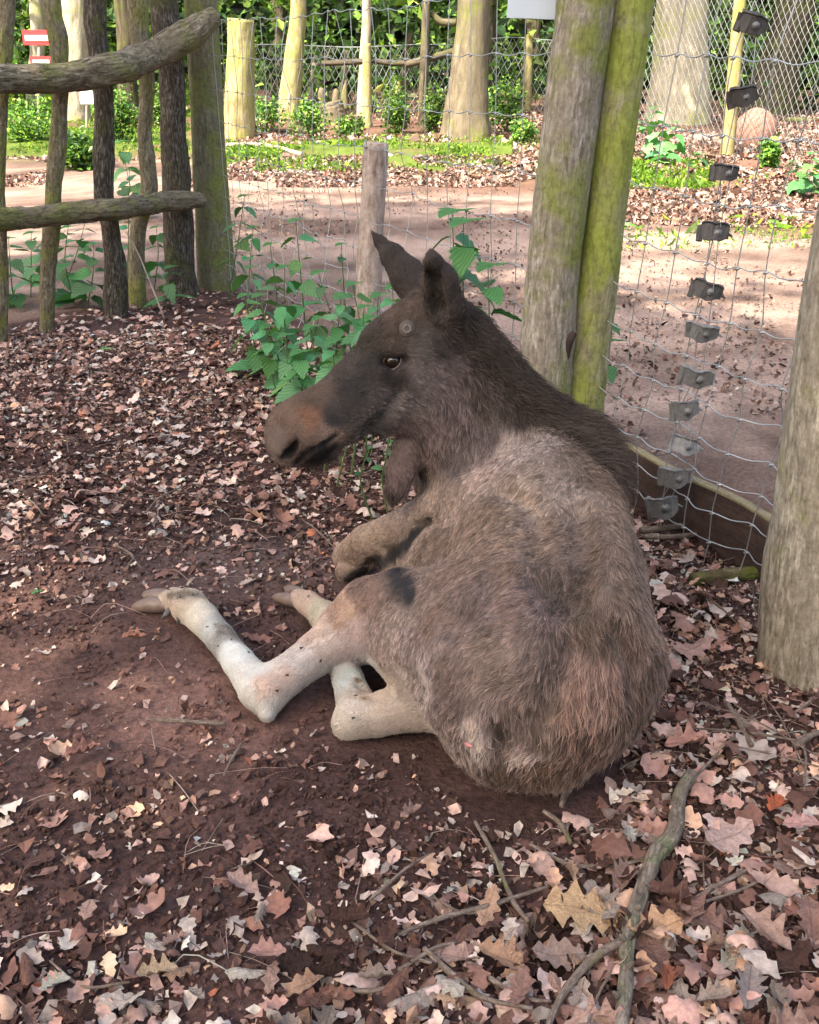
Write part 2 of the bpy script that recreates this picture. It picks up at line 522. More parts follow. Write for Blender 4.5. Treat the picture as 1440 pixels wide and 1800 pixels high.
def split_prof(s, th):
    # two half logs grown together: a pinched cross-section with a deep crack facing the viewer
    a = (th - CRACK + 0.25 * np.sin(s * 7) * 0.4 + math.pi) % (2 * math.pi) - math.pi
    b = (th - CRACK - math.pi + math.pi) % (2 * math.pi) - math.pi
    return 1.0 - 0.42 * np.exp(-(a / 0.07) ** 2) - 0.14 * np.exp(-(a / 0.35) ** 2) - 0.2 * np.exp(-(b / 0.3) ** 2)

# middle post: thick grey-barked half on the left, green algae-covered half on the right
CRACK = 0
mroot = empty('split_fence_post', (MPOST[0], MPOST[1], 0))
tag(mroot, 'thick leaning post with a deep vertical crack and green algae behind the moose', 'fence post')
lp = [AY(948, 900, 3.0), AY(955, 700, 3.0), AY(985, 350, 3.0), AY(1032, 0, 3.0), AY(1060, -260, 3.0)]
rp = [AY(1014, 900, 3.02), AY(1026, 700, 3.02), AY(1066, 350, 3.02), AY(1112, 0, 3.02), AY(1142, -260, 3.02)]
lp[0][2] = rp[0][2] = -0.1
V, F, X = tube(lp, [RP(52, lp[0]), RP(48, lp[1]), RP(48, lp[2]), RP(51, lp[3]), RP(52, lp[4])], 56, 90, 0.09, 7, 3.1, 0.006)
put(mesh_np('grey_half', V, F, M_postgrey, vec=X), mroot)['label'] = 'grey weathered half of the split post, left of the crack'
V, F, X = tube(rp, [RP(38, rp[0]), RP(38, rp[1]), RP(37, rp[2]), RP(39, rp[3]), RP(40, rp[4])], 56, 90, 0.08, 7, 8.4, 0.004)
put(mesh_np('green_half', V, F, M_postgreen, vec=X), mroot)['label'] = 'bright green algae-covered half of the split post, right of the crack'
kp = [AY(1008, 585, 2.945), AY(1001, 600, 2.935), AY(994, 640, 2.945), AY(986, 705, 2.955)]
V, F, X = tube(kp, [RP(7, kp[0]), RP(8, kp[0]), RP(5, kp[0]), RP(5, kp[0])], 10, 24, 0.1, 30, 1.)
put(mesh_np('knot', V, F, plain_mat('dark_split', (0.04, 0.025, 0.02), 0.9), vec=X), mroot)  # dark tube: the split's shade put into colour, with its small knot

rpp = [AY(1434, 1200, RPOST[1]), AY(1447, 1000, RPOST[1]), AY(1484, 700, RPOST[1]), AY(1540, 350, RPOST[1]), AY(1600, 0, RPOST[1])]
rpp[0][2] = 0
wood_post('fence_post', rpp, [104, 100, 97, 95, 92], M_postright, 'thick weathered grey wooden fence post cut off by the right edge', 'fence post', seed=5.5, seg=64, n=90)
sp = [AY(648, 670, 4.2), AY(648, 520, 4.2), AY(655, 380, 4.2), AY(661, 251, 4.2)]
sp[0][2] = 0
wood_post('fence_stake', sp, [25, 23, 22, 23], M_stake, 'short pinkish grey fence stake with a flat top behind the nettles and the ears', 'fence stake', seed=2.2, seg=32, n=40)

# ------------------------------------------------------------------ stained board along the foot of the fence
def plank(name, a, b, h, t, mat, parent, bow=0.0, n=14):
    """a long board standing on edge between two points of the ground"""
    a, b = np.asarray(a, float), np.asarray(b, float)
    d = (b - a); L = np.linalg.norm(d); d /= L
    nrm = np.array([-d[1], d[0], 0])
    prof = np.array([(-t / 2, 0), (t / 2, 0), (t / 2, h - .003), (t / 2 - .003, h), (-t / 2 + .003, h), (-t / 2, h - .003)])
    V, X = [], []
    for i in range(n):
        u = i / (n - 1)
        p = a + d * L * u + nrm * bow * math.sin(math.pi * u) + np.array([0, 0, 0.006 * math.sin(u * 9)])
        for q in prof:
            V.append(p + nrm * q[0] + np.array([0, 0, q[1]])); X.append((q[0], q[1], u * L * 0.12))
    m = len(prof)
    idx = np.arange(n * m).reshape(n, m)
    F = [tuple(q) for q in np.stack([idx[:-1], np.roll(idx, -1, 1)[:-1], np.roll(idx, -1, 1)[1:], idx[1:]], -1).reshape(-1, 4)]
    for r, fl in ((idx[0], False), (idx[-1], True)):
        for q in ((r[0], r[1], r[2], r[5]), (r[5], r[2], r[3], r[4])):
            F.append(q[::-1] if fl else q)
    o = mesh_np(name, np.array(V), np.array(F), mat, parent, vec=np.array(X), smooth=False)
    return o
ba = AY(1356, 1020, 2.34); bb = AY(1040, 830, 3.05)
ba[2] = -0.03; bb[2] = -0.03
broot = empty('fence_board', (ba[0], ba[1], 0))
tag(broot, 'dark reddish board set on edge along the foot of the wire fence', 'board')
put(plank('board', ba, bb, 0.205, 0.026, M_board, None, -0.02), broot)
put(plank('top_edge', ba + np.array([0, 0, .2065]), bb + np.array([0, 0, .2065]), 0.008, 0.030, M_board_top, None, -0.02), broot)['label'] = 'pale yellowish top edge of the board'

# ------------------------------------------------------------------ knotted wire fence
def wire_span(a, b, heights, spacing, lean, rw, label, sag=0.015, seed=0, u0=0.0, u1=1.0, top=None):
    """a span of knotted wire mesh from post a to post b; each wire is its own part"""
    a3, b3 = np.array([a[0], a[1], 0.]), np.array([b[0], b[1], 0.])
    L = np.linalg.norm(b3 - a3); d = (b3 - a3) / L
    nrm = np.array([-d[1], d[0], 0])
    root = empty('wire_fence', tuple(a3))
    tag(root, label, 'wire fence', 'knotted wire fence between the posts')
    def pt(u, z):
        q = np.array([[u * 3.0, z * 3.0, seed]])
        w = fbm(q, 2)[0]; w2 = fbm(q * 2.3 + 9, 2)[0]
        e = math.sin(math.pi * min(max(u / L, 0), 1))
        return a3 + d * (u + lean * z + 0.035 * w * e) + nrm * (0.05 * w2 * e) + np.array([0, 0, z + sag * w * 1.5 * e - sag * e])
    knots = []
    us = np.arange(spacing * 0.4, L, spacing)
    def wire(pts, name):
        V, F, _ = tube(pts, [rw], 5, len(pts) * 3, cap=False)
        put(mesh_np(name, V, F, M_wire), root)
    for h in heights:
        P = []
        for i, u in enumerate(np.linspace(0, L, int(L / spacing * 2) + 2)):
            p = pt(u, h)
            P.append(p + np.array([0, 0, (0.005 if i % 2 else -0.004)]))
        wire(P, 'horizontal_wire')
    for u in us:
        P = []
        for z in heights:
            p = pt(u, z)
            P.append(p + d * rng.uniform(-.006, .006)); knots.append(P[-1])
        wire(P, 'stay_wire')
    ks = []
    for k in knots:
        s = rw * 2.6
        ks.append(tube([k - d * s * 1.8 + np.array([0, 0, s * .8]), k, k + d * s * 1.8 - np.array([0, 0, s * .6])], [s * .5, s, s * .5], 6, 5)[:2])
    V, F = join(ks)
    o = put(mesh_np('wire_knots', V, F, M_wire), root); o['kind'] = 'stuff'
    return root, pt
HR = [0.015, 0.10, 0.185, 0.27, 0.36, 0.46, 0.57, 0.69, 0.83, 0.98, 1.14, 1.31, 1.48]
R2 = np.array([1.03, 2.13]); 
span_r, pt_r = wire_span(np.array([1.02, 2.12]), np.array([0.575, 3.0]), HR, 0.118, -0.10, 0.0017, 'knotted wire fence mesh between the right post and the split mossy post', seed=1)
span_m, pt_m = wire_span(np.array([0.44, 3.04]), np.array([-1.12, 6.0]), HR, 0.15, 0.0, 0.0016, 'knotted wire fence mesh behind the head, from the split post to the gate post', seed=7)

# ------------------------------------------------------------------ black plastic and metal clamps down the wire joint (parts of the wire fence)
def clamp_mesh(w, h, t, grey):
    """a bent flat strap with a folded top lip and a rolled left end; x along the strap, y outwards"""
    n = 11
    V = []
    for i in range(n):
        s = i / (n - 1)
        x = (s - 0.5) * w
        y = -0.16 * w * math.cos((s - 0.45) * 2.6)
        top = h * (0.5 - (0.14 * max(0, s - .6) / .4) + 0.05 * math.sin(s * 9))
        bot = -h * (0.5 - (0.22 * max(0, s - .7) / .3) - 0.05 * math.sin(s * 7 + 1))
        for (yy, zz) in ((y, bot), (y, top), (y - t * .9, top + t * .4), (y + t * .2, top + t * 1.2), (y + t, top), (y + t, bot)):
            V.append((x, yy, zz))
    m = 6
    idx = np.arange(n * m).reshape(n, m)
    F = [tuple(q) for q in np.stack([idx[:-1], np.roll(idx, -1, 1)[:-1], np.roll(idx, -1, 1)[1:], idx[1:]], -1).reshape(-1, 4)]
    for r, fl in ((idx[0], False), (idx[-1], True)):
        for q in ((r[0], r[1], r[4], r[5]), (r[1], r[2], r[3], r[4])):
            F.append(q[::-1] if fl else q)
    a = (np.array(V), np.array(F))
    b = tube([(-w * .5, 0, -h * .55), (-w * .52, 0, h * .5)], [t * 1.4, t * 1.2], 10, 4)[:2]
    c = tube([(w * .44, t, h * .1), (w * .56, 0, 0), (w * .64, 0, -h * .1)], [t * .5, t * .6, t * .4], 8, 6)[:2]
    return join([a, b, c])
def bolt_mesh(w, h, t):
    a = tube([(w * .10, -w * .13, 0), (w * .10, -w * .22, 0)], [h * .15], 6, 3)[:2]
    b = tube([(w * .10, -w * .13, 0), (w * .10, -w * .175, 0)], [h * .24], 12, 3)[:2]
    return join([a, b])
clamps = [(1322, 44, 56, 30), (1306, 171, 52, 30), (1275, 305, 50, 26), (1255, 410, 56, 30), (1242, 512, 58, 28), (1235, 583, 60, 30), (1224, 663, 62, 34), (1204, 722, 52, 32), (1203, 785, 56, 30), (1187, 838, 60, 36), (1165, 891, 56, 38)]
fd = np.array([R2[0] - 0.575, R2[1] - 3.0, 0]); fd /= np.linalg.norm(fd)
dirn = Matrix.Rotation(math.atan2(fd[1], fd[0]), 4, 'Z')
for i, (px, py, w, h) in enumerate(clamps):
    # point of the fence plane seen through this pixel
    dr = ray(px, py); a3 = np.array([1.02, 2.12, 0]); nn = np.array([-fd[1], fd[0], 0])
    t_ = np.dot(a3 - np.array([0, 0, CAM_H]), nn) / np.dot(dr, nn)
    p = np.array([0, 0, CAM_H]) + dr * t_
    W, H_ = RP(w, p) * .88, RP(h, p) * .92
    V, F = clamp_mesh(W, H_, 0.006, i > 5)
    V = V + .10 * H_ * np.stack([fbm(V * 45 + i * 9 + k * 5, 3) for k in range(3)], -1) * np.array([1, 2.2, 1.6])
    V[:, 1] += (V[:, 0] / W) ** 2 * H_ * rng.uniform(-.2, .8)
    tilt = Matrix.Rotation(rng.uniform(-.3, .3), 4, 'Y') @ Matrix.Rotation(rng.uniform(-.5, .2), 4, 'X')
    Mx = np.array((Matrix.Rotation(-0.35 + rng.uniform(-.15, .15), 4, 'Z') @ tilt).to_3x3())
    mat = M_steel if i in (5, 6, 7, 8, 9, 10) else M_rubber
    p = p - nn * 0.0 + np.array([0, -.006, 0])
    o = put(mesh_np('clamp', V @ Mx.T + p, F, mat, smooth=False), span_r)
    if i == 10: o['label'] = 'grey metal clamp lowest on the fence joint, resting on the leaves'
    V, F = bolt_mesh(W, H_, 0.005)
    b_ = mesh_np('bolt', V @ Mx.T + p, F, M_steel); b_.parent = o
# thin twisted joint wires between the clamps
for off in (-8, 7):
    P = []
    for (px, py, w, h) in clamps:
        dr = ray(px + off + rng.uniform(-4, 4), py); t_ = np.dot(a3 - np.array([0, 0, CAM_H]), nn) / np.dot(dr, nn)
        P.append(np.array([0, 0, CAM_H]) + dr * t_ + nn * 0.004)
    V, F, _ = tube(P, [0.0014], 5, 40, cap=False)
    put(mesh_np('joint_wire', V, F, M_wire), span_r)

# ------------------------------------------------------------------ rustic picket fence on the left
def PYx(px):    # distance of the picket line at a given column of the photograph
    return float(np.interp(px, [-60, 0, 85, 200, 240, 320, 380], [4.7, 4.85, 5.05, 5.3, 5.6, 5.85, 6.06]))
proot = empty('picket_fence', (LPOST[0], LPOST[1], 0))
tag(proot, 'rustic fence of crooked barked poles nailed behind two log rails, ending at a round post', 'wooden fence')
pickets = [
    ([(-4, 605), (2, 480), (-2, 330), (2, 170), (10, 60), (13, 0), (14, -90)], [15, 13, 12, 13, 14, 14, 14], M_picket),
    ([(80, 592), (84, 480), (92, 390), (95, 320), (104, 200), (103, 100), (100, 62), (92, 20), (88, -80)], [14, 14, 15, 16, 15, 17, 18, 16, 15], M_picket),
    ([(203, 568), (204, 480), (193, 395), (182, 330), (183, 200), (178, 120), (172, 70), (168, 20), (176, -80)], [20, 20, 17, 18, 20, 18, 19, 21, 18], M_picket_dark),
    ([(240, 535), (241, 470), (245, 395), (262, 340), (259, 280), (255, 230), (258, 140), (247, 80), (242, 20), (246, -80)], [16, 15, 16, 15, 16, 13, 13, 17, 20, 17], M_picket),
    ([(324, 520), (318, 460), (313, 380), (312, 300), (306, 230), (305, 170), (298, 90), (286, 20), (276, -80)], [28, 27, 25, 26, 24, 22, 24, 25, 22], M_picket_dark),
]
for pts, r, mt in pickets:
    Y = PYx(pts[0][0])
    W = [AY(x, y, Y) for x, y in pts]
    W[0][2] = float(gh(W[0][0], W[0][1])) - 0.05
    V, F, X = tube(W, [RP(a, p) for a, p in zip(r, W)], 20, 60, 0.28, 9, pts[0][0] * 0.37, 0.008)
    put(mesh_np('picket', V, F, mt, vec=X), proot)
W = [AY(x, y, 6.06) for x, y in [(384, 515), (376, 400), (367, 250), (358, 100), (352, 0), (348, -90)]]
W[0][2] = -0.05
V, F, X = tube(W, [RP(a, p) for a, p in zip([35, 32, 29, 29, 30, 30], W)], 32, 70, 0.08, 7, 4.4, 0.004)
put(mesh_np('gate_post', V, F, M_gatepost, vec=X), proot)
for pts, r, sd in (([(-60, 145), (0, 140), (60, 140), (130, 133), (200, 122), (260, 100), (300, 78), (345, 52), (376, 30)], [25, 25, 25, 26, 27, 26, 27, 24, 17], 1.7),
                   ([(-60, 392), (0, 386), (60, 382), (130, 374), (200, 368), (270, 358), (320, 352), (355, 352)], [20, 21, 20, 20, 20, 19, 18, 12], 6.1)):
    W = [AY(x, y, PYx(x) - 0.17) for x, y in pts]
    V, F, X = tube(W, [RP(a, p) for a, p in zip(r, W)], 28, 110, 0.22, 14, sd, 0.012)
    put(mesh_np('rail', V, F, M_rail, vec=X), proot)
# ------------------------------------------------------------------ the moose: one continuous body grown from a signed distance field
import openvdb
HS = 0.0048
lo = np.array([-0.82, 1.28, -0.03]); hi = np.array([0.72, 2.72, 1.02])
dims = np.ceil((hi - lo) / HS).astype(int)
SDF = np.full(dims, 0.08, dtype=np.float32)

def region(mn, mx, m):
    a = np.maximum(np.floor((mn - m - lo) / HS).astype(int), 0)
    b = np.minimum(np.ceil((mx + m - lo) / HS).astype(int) + 1, dims)
    if np.any(b <= a): return None
    sl = tuple(slice(i, j) for i, j in zip(a, b))
    g = [lo[k] + HS * np.arange(a[k], b[k], dtype=np.float32) for k in range(3)]
    return sl, g[0][:, None, None], g[1][None, :, None], g[2][None, None, :]

def cone_d(a, b, ra, rb, X, Y, Z, sq, n):
    a = np.asarray(a, float); b = np.asarray(b, float)
    px, py, pz = X - a[0], Y - a[1], Z - a[2]
    if sq != 1:
        dn = (px * n[0] + py * n[1] + pz * n[2]) * (sq - 1)
        px, py, pz = px + dn * n[0], py + dn * n[1], pz + dn * n[2]
        ba = b - a; ba = ba + (sq - 1) * np.dot(ba, n) * n
    else:
        ba = b - a
    l2 = max(np.dot(ba, ba), 1e-9)
    t = np.clip((px * ba[0] + py * ba[1] + pz * ba[2]) / l2, 0, 1)
    r = ra + (rb - ra) * t
    return np.sqrt((px - t * ba[0]) ** 2 + (py - t * ba[1]) ** 2 + (pz - t * ba[2]) ** 2) - r

def add(a, b, ra, rb, k=0.03, sq=1.0, n=(0, 1, 0), cut=False):
    a = np.asarray(a, float); b = np.asarray(b, float); n = np.asarray(n, float); n = n / np.linalg.norm(n)
    R = max(ra, rb)
    reg = region(np.minimum(a, b) - R, np.maximum(a, b) + R, 0.075)
    if reg is None: return
    sl, X, Y, Z = reg
    d = cone_d(a, b, ra, rb, X, Y, Z, sq, n).astype(np.float32)
    s = SDF[sl]
    if cut:
        d = -d
        h = np.maximum(k - np.abs(s - d), 0) / k
        SDF[sl] = np.maximum(s, d) + h * h * k * 0.25
    else:
        h = np.maximum(k - np.abs(s - d), 0) / k
        SDF[sl] = np.minimum(s, d) - h * h * k * 0.25

def chain(pts, k=0.03, sq=1.0, n=(0, 1, 0), cut=False):
    """pts: (point, radius in pixels)"""
    n = np.asarray(n, float); n = n / np.linalg.norm(n)
    W = np.array([p for p, _ in pts], float); R = [RP(r, p) for p, r in pts]
    reg = region(W.min(0) - max(R), W.max(0) + max(R), 0.075)
    if reg is None: return
    sl, X, Y, Z = reg
    d = None
    for i in range(len(W) - 1):
        e = cone_d(W[i], W[i + 1], R[i], R[i + 1], X, Y, Z, sq, n).astype(np.float32)
        if d is None: d = e
        else:
            kk = 0.01
            h = np.maximum(kk - np.abs(d - e), 0) / kk
            d = np.minimum(d, e) - h * h * kk * 0.25
    q = SDF[sl]
    if cut:
        d = -d; h = np.maximum(k - np.abs(q - d), 0) / k
        SDF[sl] = np.maximum(q, d) + h * h * k * 0.25
    else:
        h = np.maximum(k - np.abs(q - d), 0) / k
        SDF[sl] = np.minimum(q, d) - h * h * k * 0.25

def ball(p, r, k=0.03, cut=False, sq=1.0, n=(0, 1, 0)):
    add(p, p + np.array([1e-4, 0, 0]), RP(r, p), RP(r, p), k, sq, n, cut)

# trunk
rump, hip = AZ(938, 1185, .215), AZ(1000, 1160, .24)
mid, rib, shl = AZ(955, 1030, .26), AZ(948, 935, .30), AZ(948, 850, .33)
chain([(rump, 186), (mid, 166), (rib, 148), (shl, 130)], 0.05)
chain([(hip, 156), (AZ(994, 1030, .28), 126), (AZ(980, 930, .33), 112), (AZ(985, 850, .38), 88)], 0.05)
ball(AZ(852, 935, .27), 78, 0.03)                        # shoulder muscle
chain([(shl, 116), (AZ(1000, 800, .42), 66), (AZ(1034, 782, .41), 44)], 0.05)
ball(AZ(1082, 1160, .26), 78, 0.04)
chain([(AZ(1036, 820, .42), 36), (AZ(1056, 900, .43), 36), (AZ(1066, 990, .42), 38), (AZ(1062, 1070, .39), 40)], 0.05)      # back ridge                     # right haunch
chain([(AZ(880, 1300, .12), 72), (AZ(960, 1310, .12), 66)], 0.04)
ball(AZ(838, 1290, .09), 52, 0.03)                       # seat bone
ball(AZ(935, 1325, .07), 44, 0.03)
chain([(AZ(1030, 1060, .37), 40), (AZ(1060, 1120, .34), 48)], 0.06)      # hip bone
# belly between elbow and stifle
chain([(AZ(830, 1010, .17), 112), (AZ(780, 960, .16), 70)], 0.05)
chain([(AZ(900, 900, .22), 130), (AZ(860, 850, .22), 100)], 0.05)
# near thigh, stifle, shank, hock, cannon, pastern
chain([(AZ(880, 1150, .22), 165), (AZ(790, 1120, .18), 128), (AZ(710, 1090, .155), 92), (AZ(660, 1092, .14), 72)], 0.05)
chain([(AZ(800, 1190, .12), 95), (AZ(730, 1150, .10), 62)], 0.04)
chain([(AZ(655, 1085, .14), 70), (AZ(612, 1112, .12), 55), (AZ(560, 1146, .095), 37), (AZ(500, 1190, .07), 34), (AZ(466, 1220, .055), 34)], 0.025)
chain([(AZ(470, 1222, .055), 35), (AZ(470, 1254, .035), 15)], 0.02)
chain([(AZ(452, 1205, .055), 35), (AZ(420, 1164, .05), 27), (AZ(388, 1122, .047), 25), (AZ(356, 1086, .045), 27), (AZ(336, 1068, .043), 30)], 0.03)
chain([(AZ(330, 1064, .043), 30), (AZ(306, 1055, .036), 21), (AZ(292, 1057, .03), 17)], 0.015)
# far hind leg tucked under
chain([(AZ(830, 1215, .10), 70), (AZ(735, 1238, .075), 44), (AZ(665, 1255, .055), 37), (AZ(622, 1262, .05), 35)], 0.025)
chain([(AZ(622, 1262, .05), 34), (AZ(606, 1276, .035), 20)], 0.02)
chain([(AZ(624, 1232, .05), 33), (AZ(612, 1195, .045), 26), (AZ(590, 1130, .042), 25), (AZ(572, 1085, .04), 27)], 0.015)
chain([(AZ(568, 1080, .04), 24), (AZ(542, 1060, .035), 20), (AZ(526, 1052, .03), 17)], 0.015)
# folded fore leg: upper arm, forearm, knee and dark shank underneath
chain([(AZ(900, 860, .28), 110), (AY(838, 866, 2.14), 58), (AY(768, 893, 2.20), 33), (AY(700, 925, 2.28), 26), (AY(645, 951, 2.33), 28), (AZ(614, 978, .05), 28)], 0.03)
chain([(AZ(610, 1004, .032), 19), (AZ(662, 978, .06), 16), (AZ(725, 942, .10), 18), (AZ(780, 930, .13), 26)], 0.010)
ball(AZ(752, 990, .13), 52, .05)
ball(AZ(700, 992, .09), 34, .04)
ball(AZ(800, 915, .19), 46, 0.03)                      # elbow
# neck, two stacked columns
YN = (0, 1, 0)
chain([(AY(975, 800, 2.30), 76), (AY(902, 716, 2.26), 60), (AY(838, 645, 2.24), 56), (AY(800, 606, 2.23), 62)], 0.05, 1.35, YN)
chain([(AY(905, 845, 2.22), 112), (AY(830, 775, 2.22), 84), (AY(775, 715, 2.21), 72)], 0.05, 1.35, YN)
chain([(AY(935, 815, 2.24), 112), (AY(862, 724, 2.24), 84), (AY(812, 660, 2.23), 80)], 0.05, 1.5, YN)
chain([(AY(800, 830, 2.26), 62), (AY(765, 800, 2.26), 44)], 0.05, 1.3, YN)
chain([(AY(800, 850, 2.32), 46), (AY(760, 850, 2.34), 32)], 0.04, 1.2, YN)
# head
chain([(AY(768, 606, 2.22), 90), (AY(722, 640, 2.20), 92), (AY(650, 688, 2.18), 73), (AY(590, 726, 2.16), 60), (AY(540, 752, 2.14), 53)], 0.04, 1.75, YN)
chain([(AY(756, 552, 2.22), 42), (AY(720, 572, 2.20), 40), (AY(670, 600, 2.19), 34)], 0.03, 1.2, YN)     # brow and crown
chain([(AY(742, 690, 2.20), 80), (AY(700, 700, 2.19), 64)], 0.04, 1.9, YN)                                # cheek
chain([(AY(545, 745, 2.14), 54), (AY(520, 760, 2.13), 53), (AY(513, 774, 2.13), 47)], 0.03, 1.4, YN)     # muzzle
ball(AY(540, 772, 2.10), 34, .03, sq=1.2)
chain([(AY(500, 786, 2.11), 26), (AY(512, 796, 2.11), 22)], 0.02, 1.2, YN)
chain([(AY(576, 786, 2.15), 24), (AY(550, 800, 2.14), 22)], 0.010, 1.3, YN)                               # chin
# bell under the throat
chain([(AY(722, 785, 2.21), 30), (AY(706, 825, 2.20), 26), (AY(697, 862, 2.19), 19), (AY(692, 880, 2.19), 9)], 0.03, 1.3, YN)
# ears
ne = np.array([-0.42, -0.90, 0.05])
E1 = [(AY(792, 580, 2.17), 28), (AY(784, 540, 2.16), 36), (AY(773, 495, 2.155), 33), (AY(762, 462, 2.15), 18), (AY(758, 444, 2.15), 7)]
chain(E1, 0.02, 1.6, ne)
chain([(p + ne * 0.026 + np.array([-.012, 0, 0]), r * f) for (p, r), f in zip(E1[1:4], (.62, .72, .62))], 0.008, 1.0, ne, cut=True)
E2 = [(AY(738, 522, 2.27), 30), (AY(716, 484, 2.29), 31), (AY(690, 450, 2.30), 21), (AY(668, 424, 2.31), 10), (AY(655, 409, 2.31), 4)]
chain(E2, 0.02, 1.6, (0.3, -1, 0.1))
# hollows and creases, carved where the sight line meets the skin
def fhit(px, py):
    d = ray(px, py); d = d / np.linalg.norm(d)
    for t in np.arange(1.3, 3.2, 0.003):
        q = np.array([0, 0, CAM_H]) + d * t
        i_ = np.round((q - lo) / HS).astype(int)
        if np.all(i_ >= 0) and np.all(i_ < dims) and SDF[tuple(i_)] < 0: return q
    return None
def carve(pts, k=.01, deep=0.0):
    W = []
    for px, py, r in pts:
        q = fhit(px, py)
        if q is None: continue
        d = ray(px, py); d /= np.linalg.norm(d)
        W.append((q + d * deep, r))
    if len(W) == 1: ball(W[0][0], W[0][1], k, cut=True)
    else: chain(W, k, cut=True)
    return W
carve([(497, 803, 5), (508, 797, 9), (517, 786, 8), (522, 775, 4)], .006, .002)
carve([(521, 812, 4), (533, 800, 4.5), (548, 790, 4.5), (568, 780, 4), (590, 764, 3)], .010, .001)
carve([(708, 632, 9), (690, 634, 15), (674, 640, 8)], .014, .0)
ball(fhit(690, 617), 13, .022); ball(fhit(672, 655), 8, .02)
carve([(640, 760, 5), (672, 735, 6), (700, 690, 5)], .03)
carve([(972, 1022, 26), (985, 1055, 26)], .05, -.004)
carve([(735, 922, 5), (760, 916, 6), (776, 925, 4)], .015)
carve([(880, 862, 8), (925, 885, 12), (948, 925, 13), (940, 975, 10)], .04, .001)
carve([(1005, 1140, 15), (978, 1205, 17), (955, 1262, 14)], .05, .002)
carve([(1018, 900, 9), (1032, 970, 10), (1026, 1050, 10)], .045, .001)
carve([(1095, 1120, 10), (1112, 1170, 13), (1108, 1220, 10)], .04, .001)
carve([(880, 1290, 12), (885, 1330, 10)], .04, .001)
carve([(800, 1100, 8), (850, 1060, 9), (880, 1010, 7)], .05, -.002)
carve([(700, 1175, 8), (745, 1215, 8)], .03)
carve([(520, 1150, 5), (560, 1118, 5)], .02)
carve([(630, 1200, 4), (660, 1225, 5), (690, 1215, 4)], .02)
SDF = np.maximum(SDF, (0.001 - (lo[2] + HS * np.arange(dims[2], dtype=np.float32)))[None, None, :] * 1.0)

grid = openvdb.FloatGrid(background=0.08)
grid.copyFromArray(SDF)
bp, bt, bq = grid.convertToPolygons(isovalue=0.0, adaptivity=0.0) if hasattr(grid, 'convertToPolygons') else (None, None, None)
BV = bp.astype(np.float64) * HS + lo
BF = bq[:, ::-1].copy()
# keep the largest connected piece
par = np.arange(len(BV))
lab = np.arange(len(BV))
for _ in range(400):
    m = lab[BF].min(1)
    new = lab.copy()
    np.minimum.at(new, BF.ravel(), np.repeat(m, 4))
    new = new[new]
    if np.array_equal(new, lab): break
    lab = new
main = np.bincount(lab).argmax()
keep = lab[BF[:, 0]] == main
BF = BF[keep]
u, inv = np.unique(BF, return_inverse=True)
BV = BV[u]; BF = inv.reshape(BF.shape)

def vnormals(V, F):
    fn = np.cross(V[F[:, 2]] - V[F[:, 0]], V[F[:, 3]] - V[F[:, 1]])
    n = np.zeros_like(V)
    for k in range(4): np.add.at(n, F[:, k], fn)
    return n / (np.linalg.norm(n, axis=1)[:, None] + 1e-12)
BN = vnormals(BV, BF)
# face orientation check
cen = BV.mean(0)
if np.mean(np.sum((BV - cen) * BN, axis=1)) < 0:
    BF = BF[:, ::-1]; BN = -BN
bvh = BVHTree.FromPolygons([tuple(p) for p in BV], [tuple(int(i) for i in q) for q in BF])
CAMP = Vector((0, 0, CAM_H))
def surf(px, py):
    d = Vector(ray(px, py)).normalized()
    hit, n, i, _ = bvh.ray_cast(CAMP, d)
    if hit is None:
        hit, n, i, _ = bvh.find_nearest(CAMP + d * 2.35)
    return np.array(hit), np.array(n)

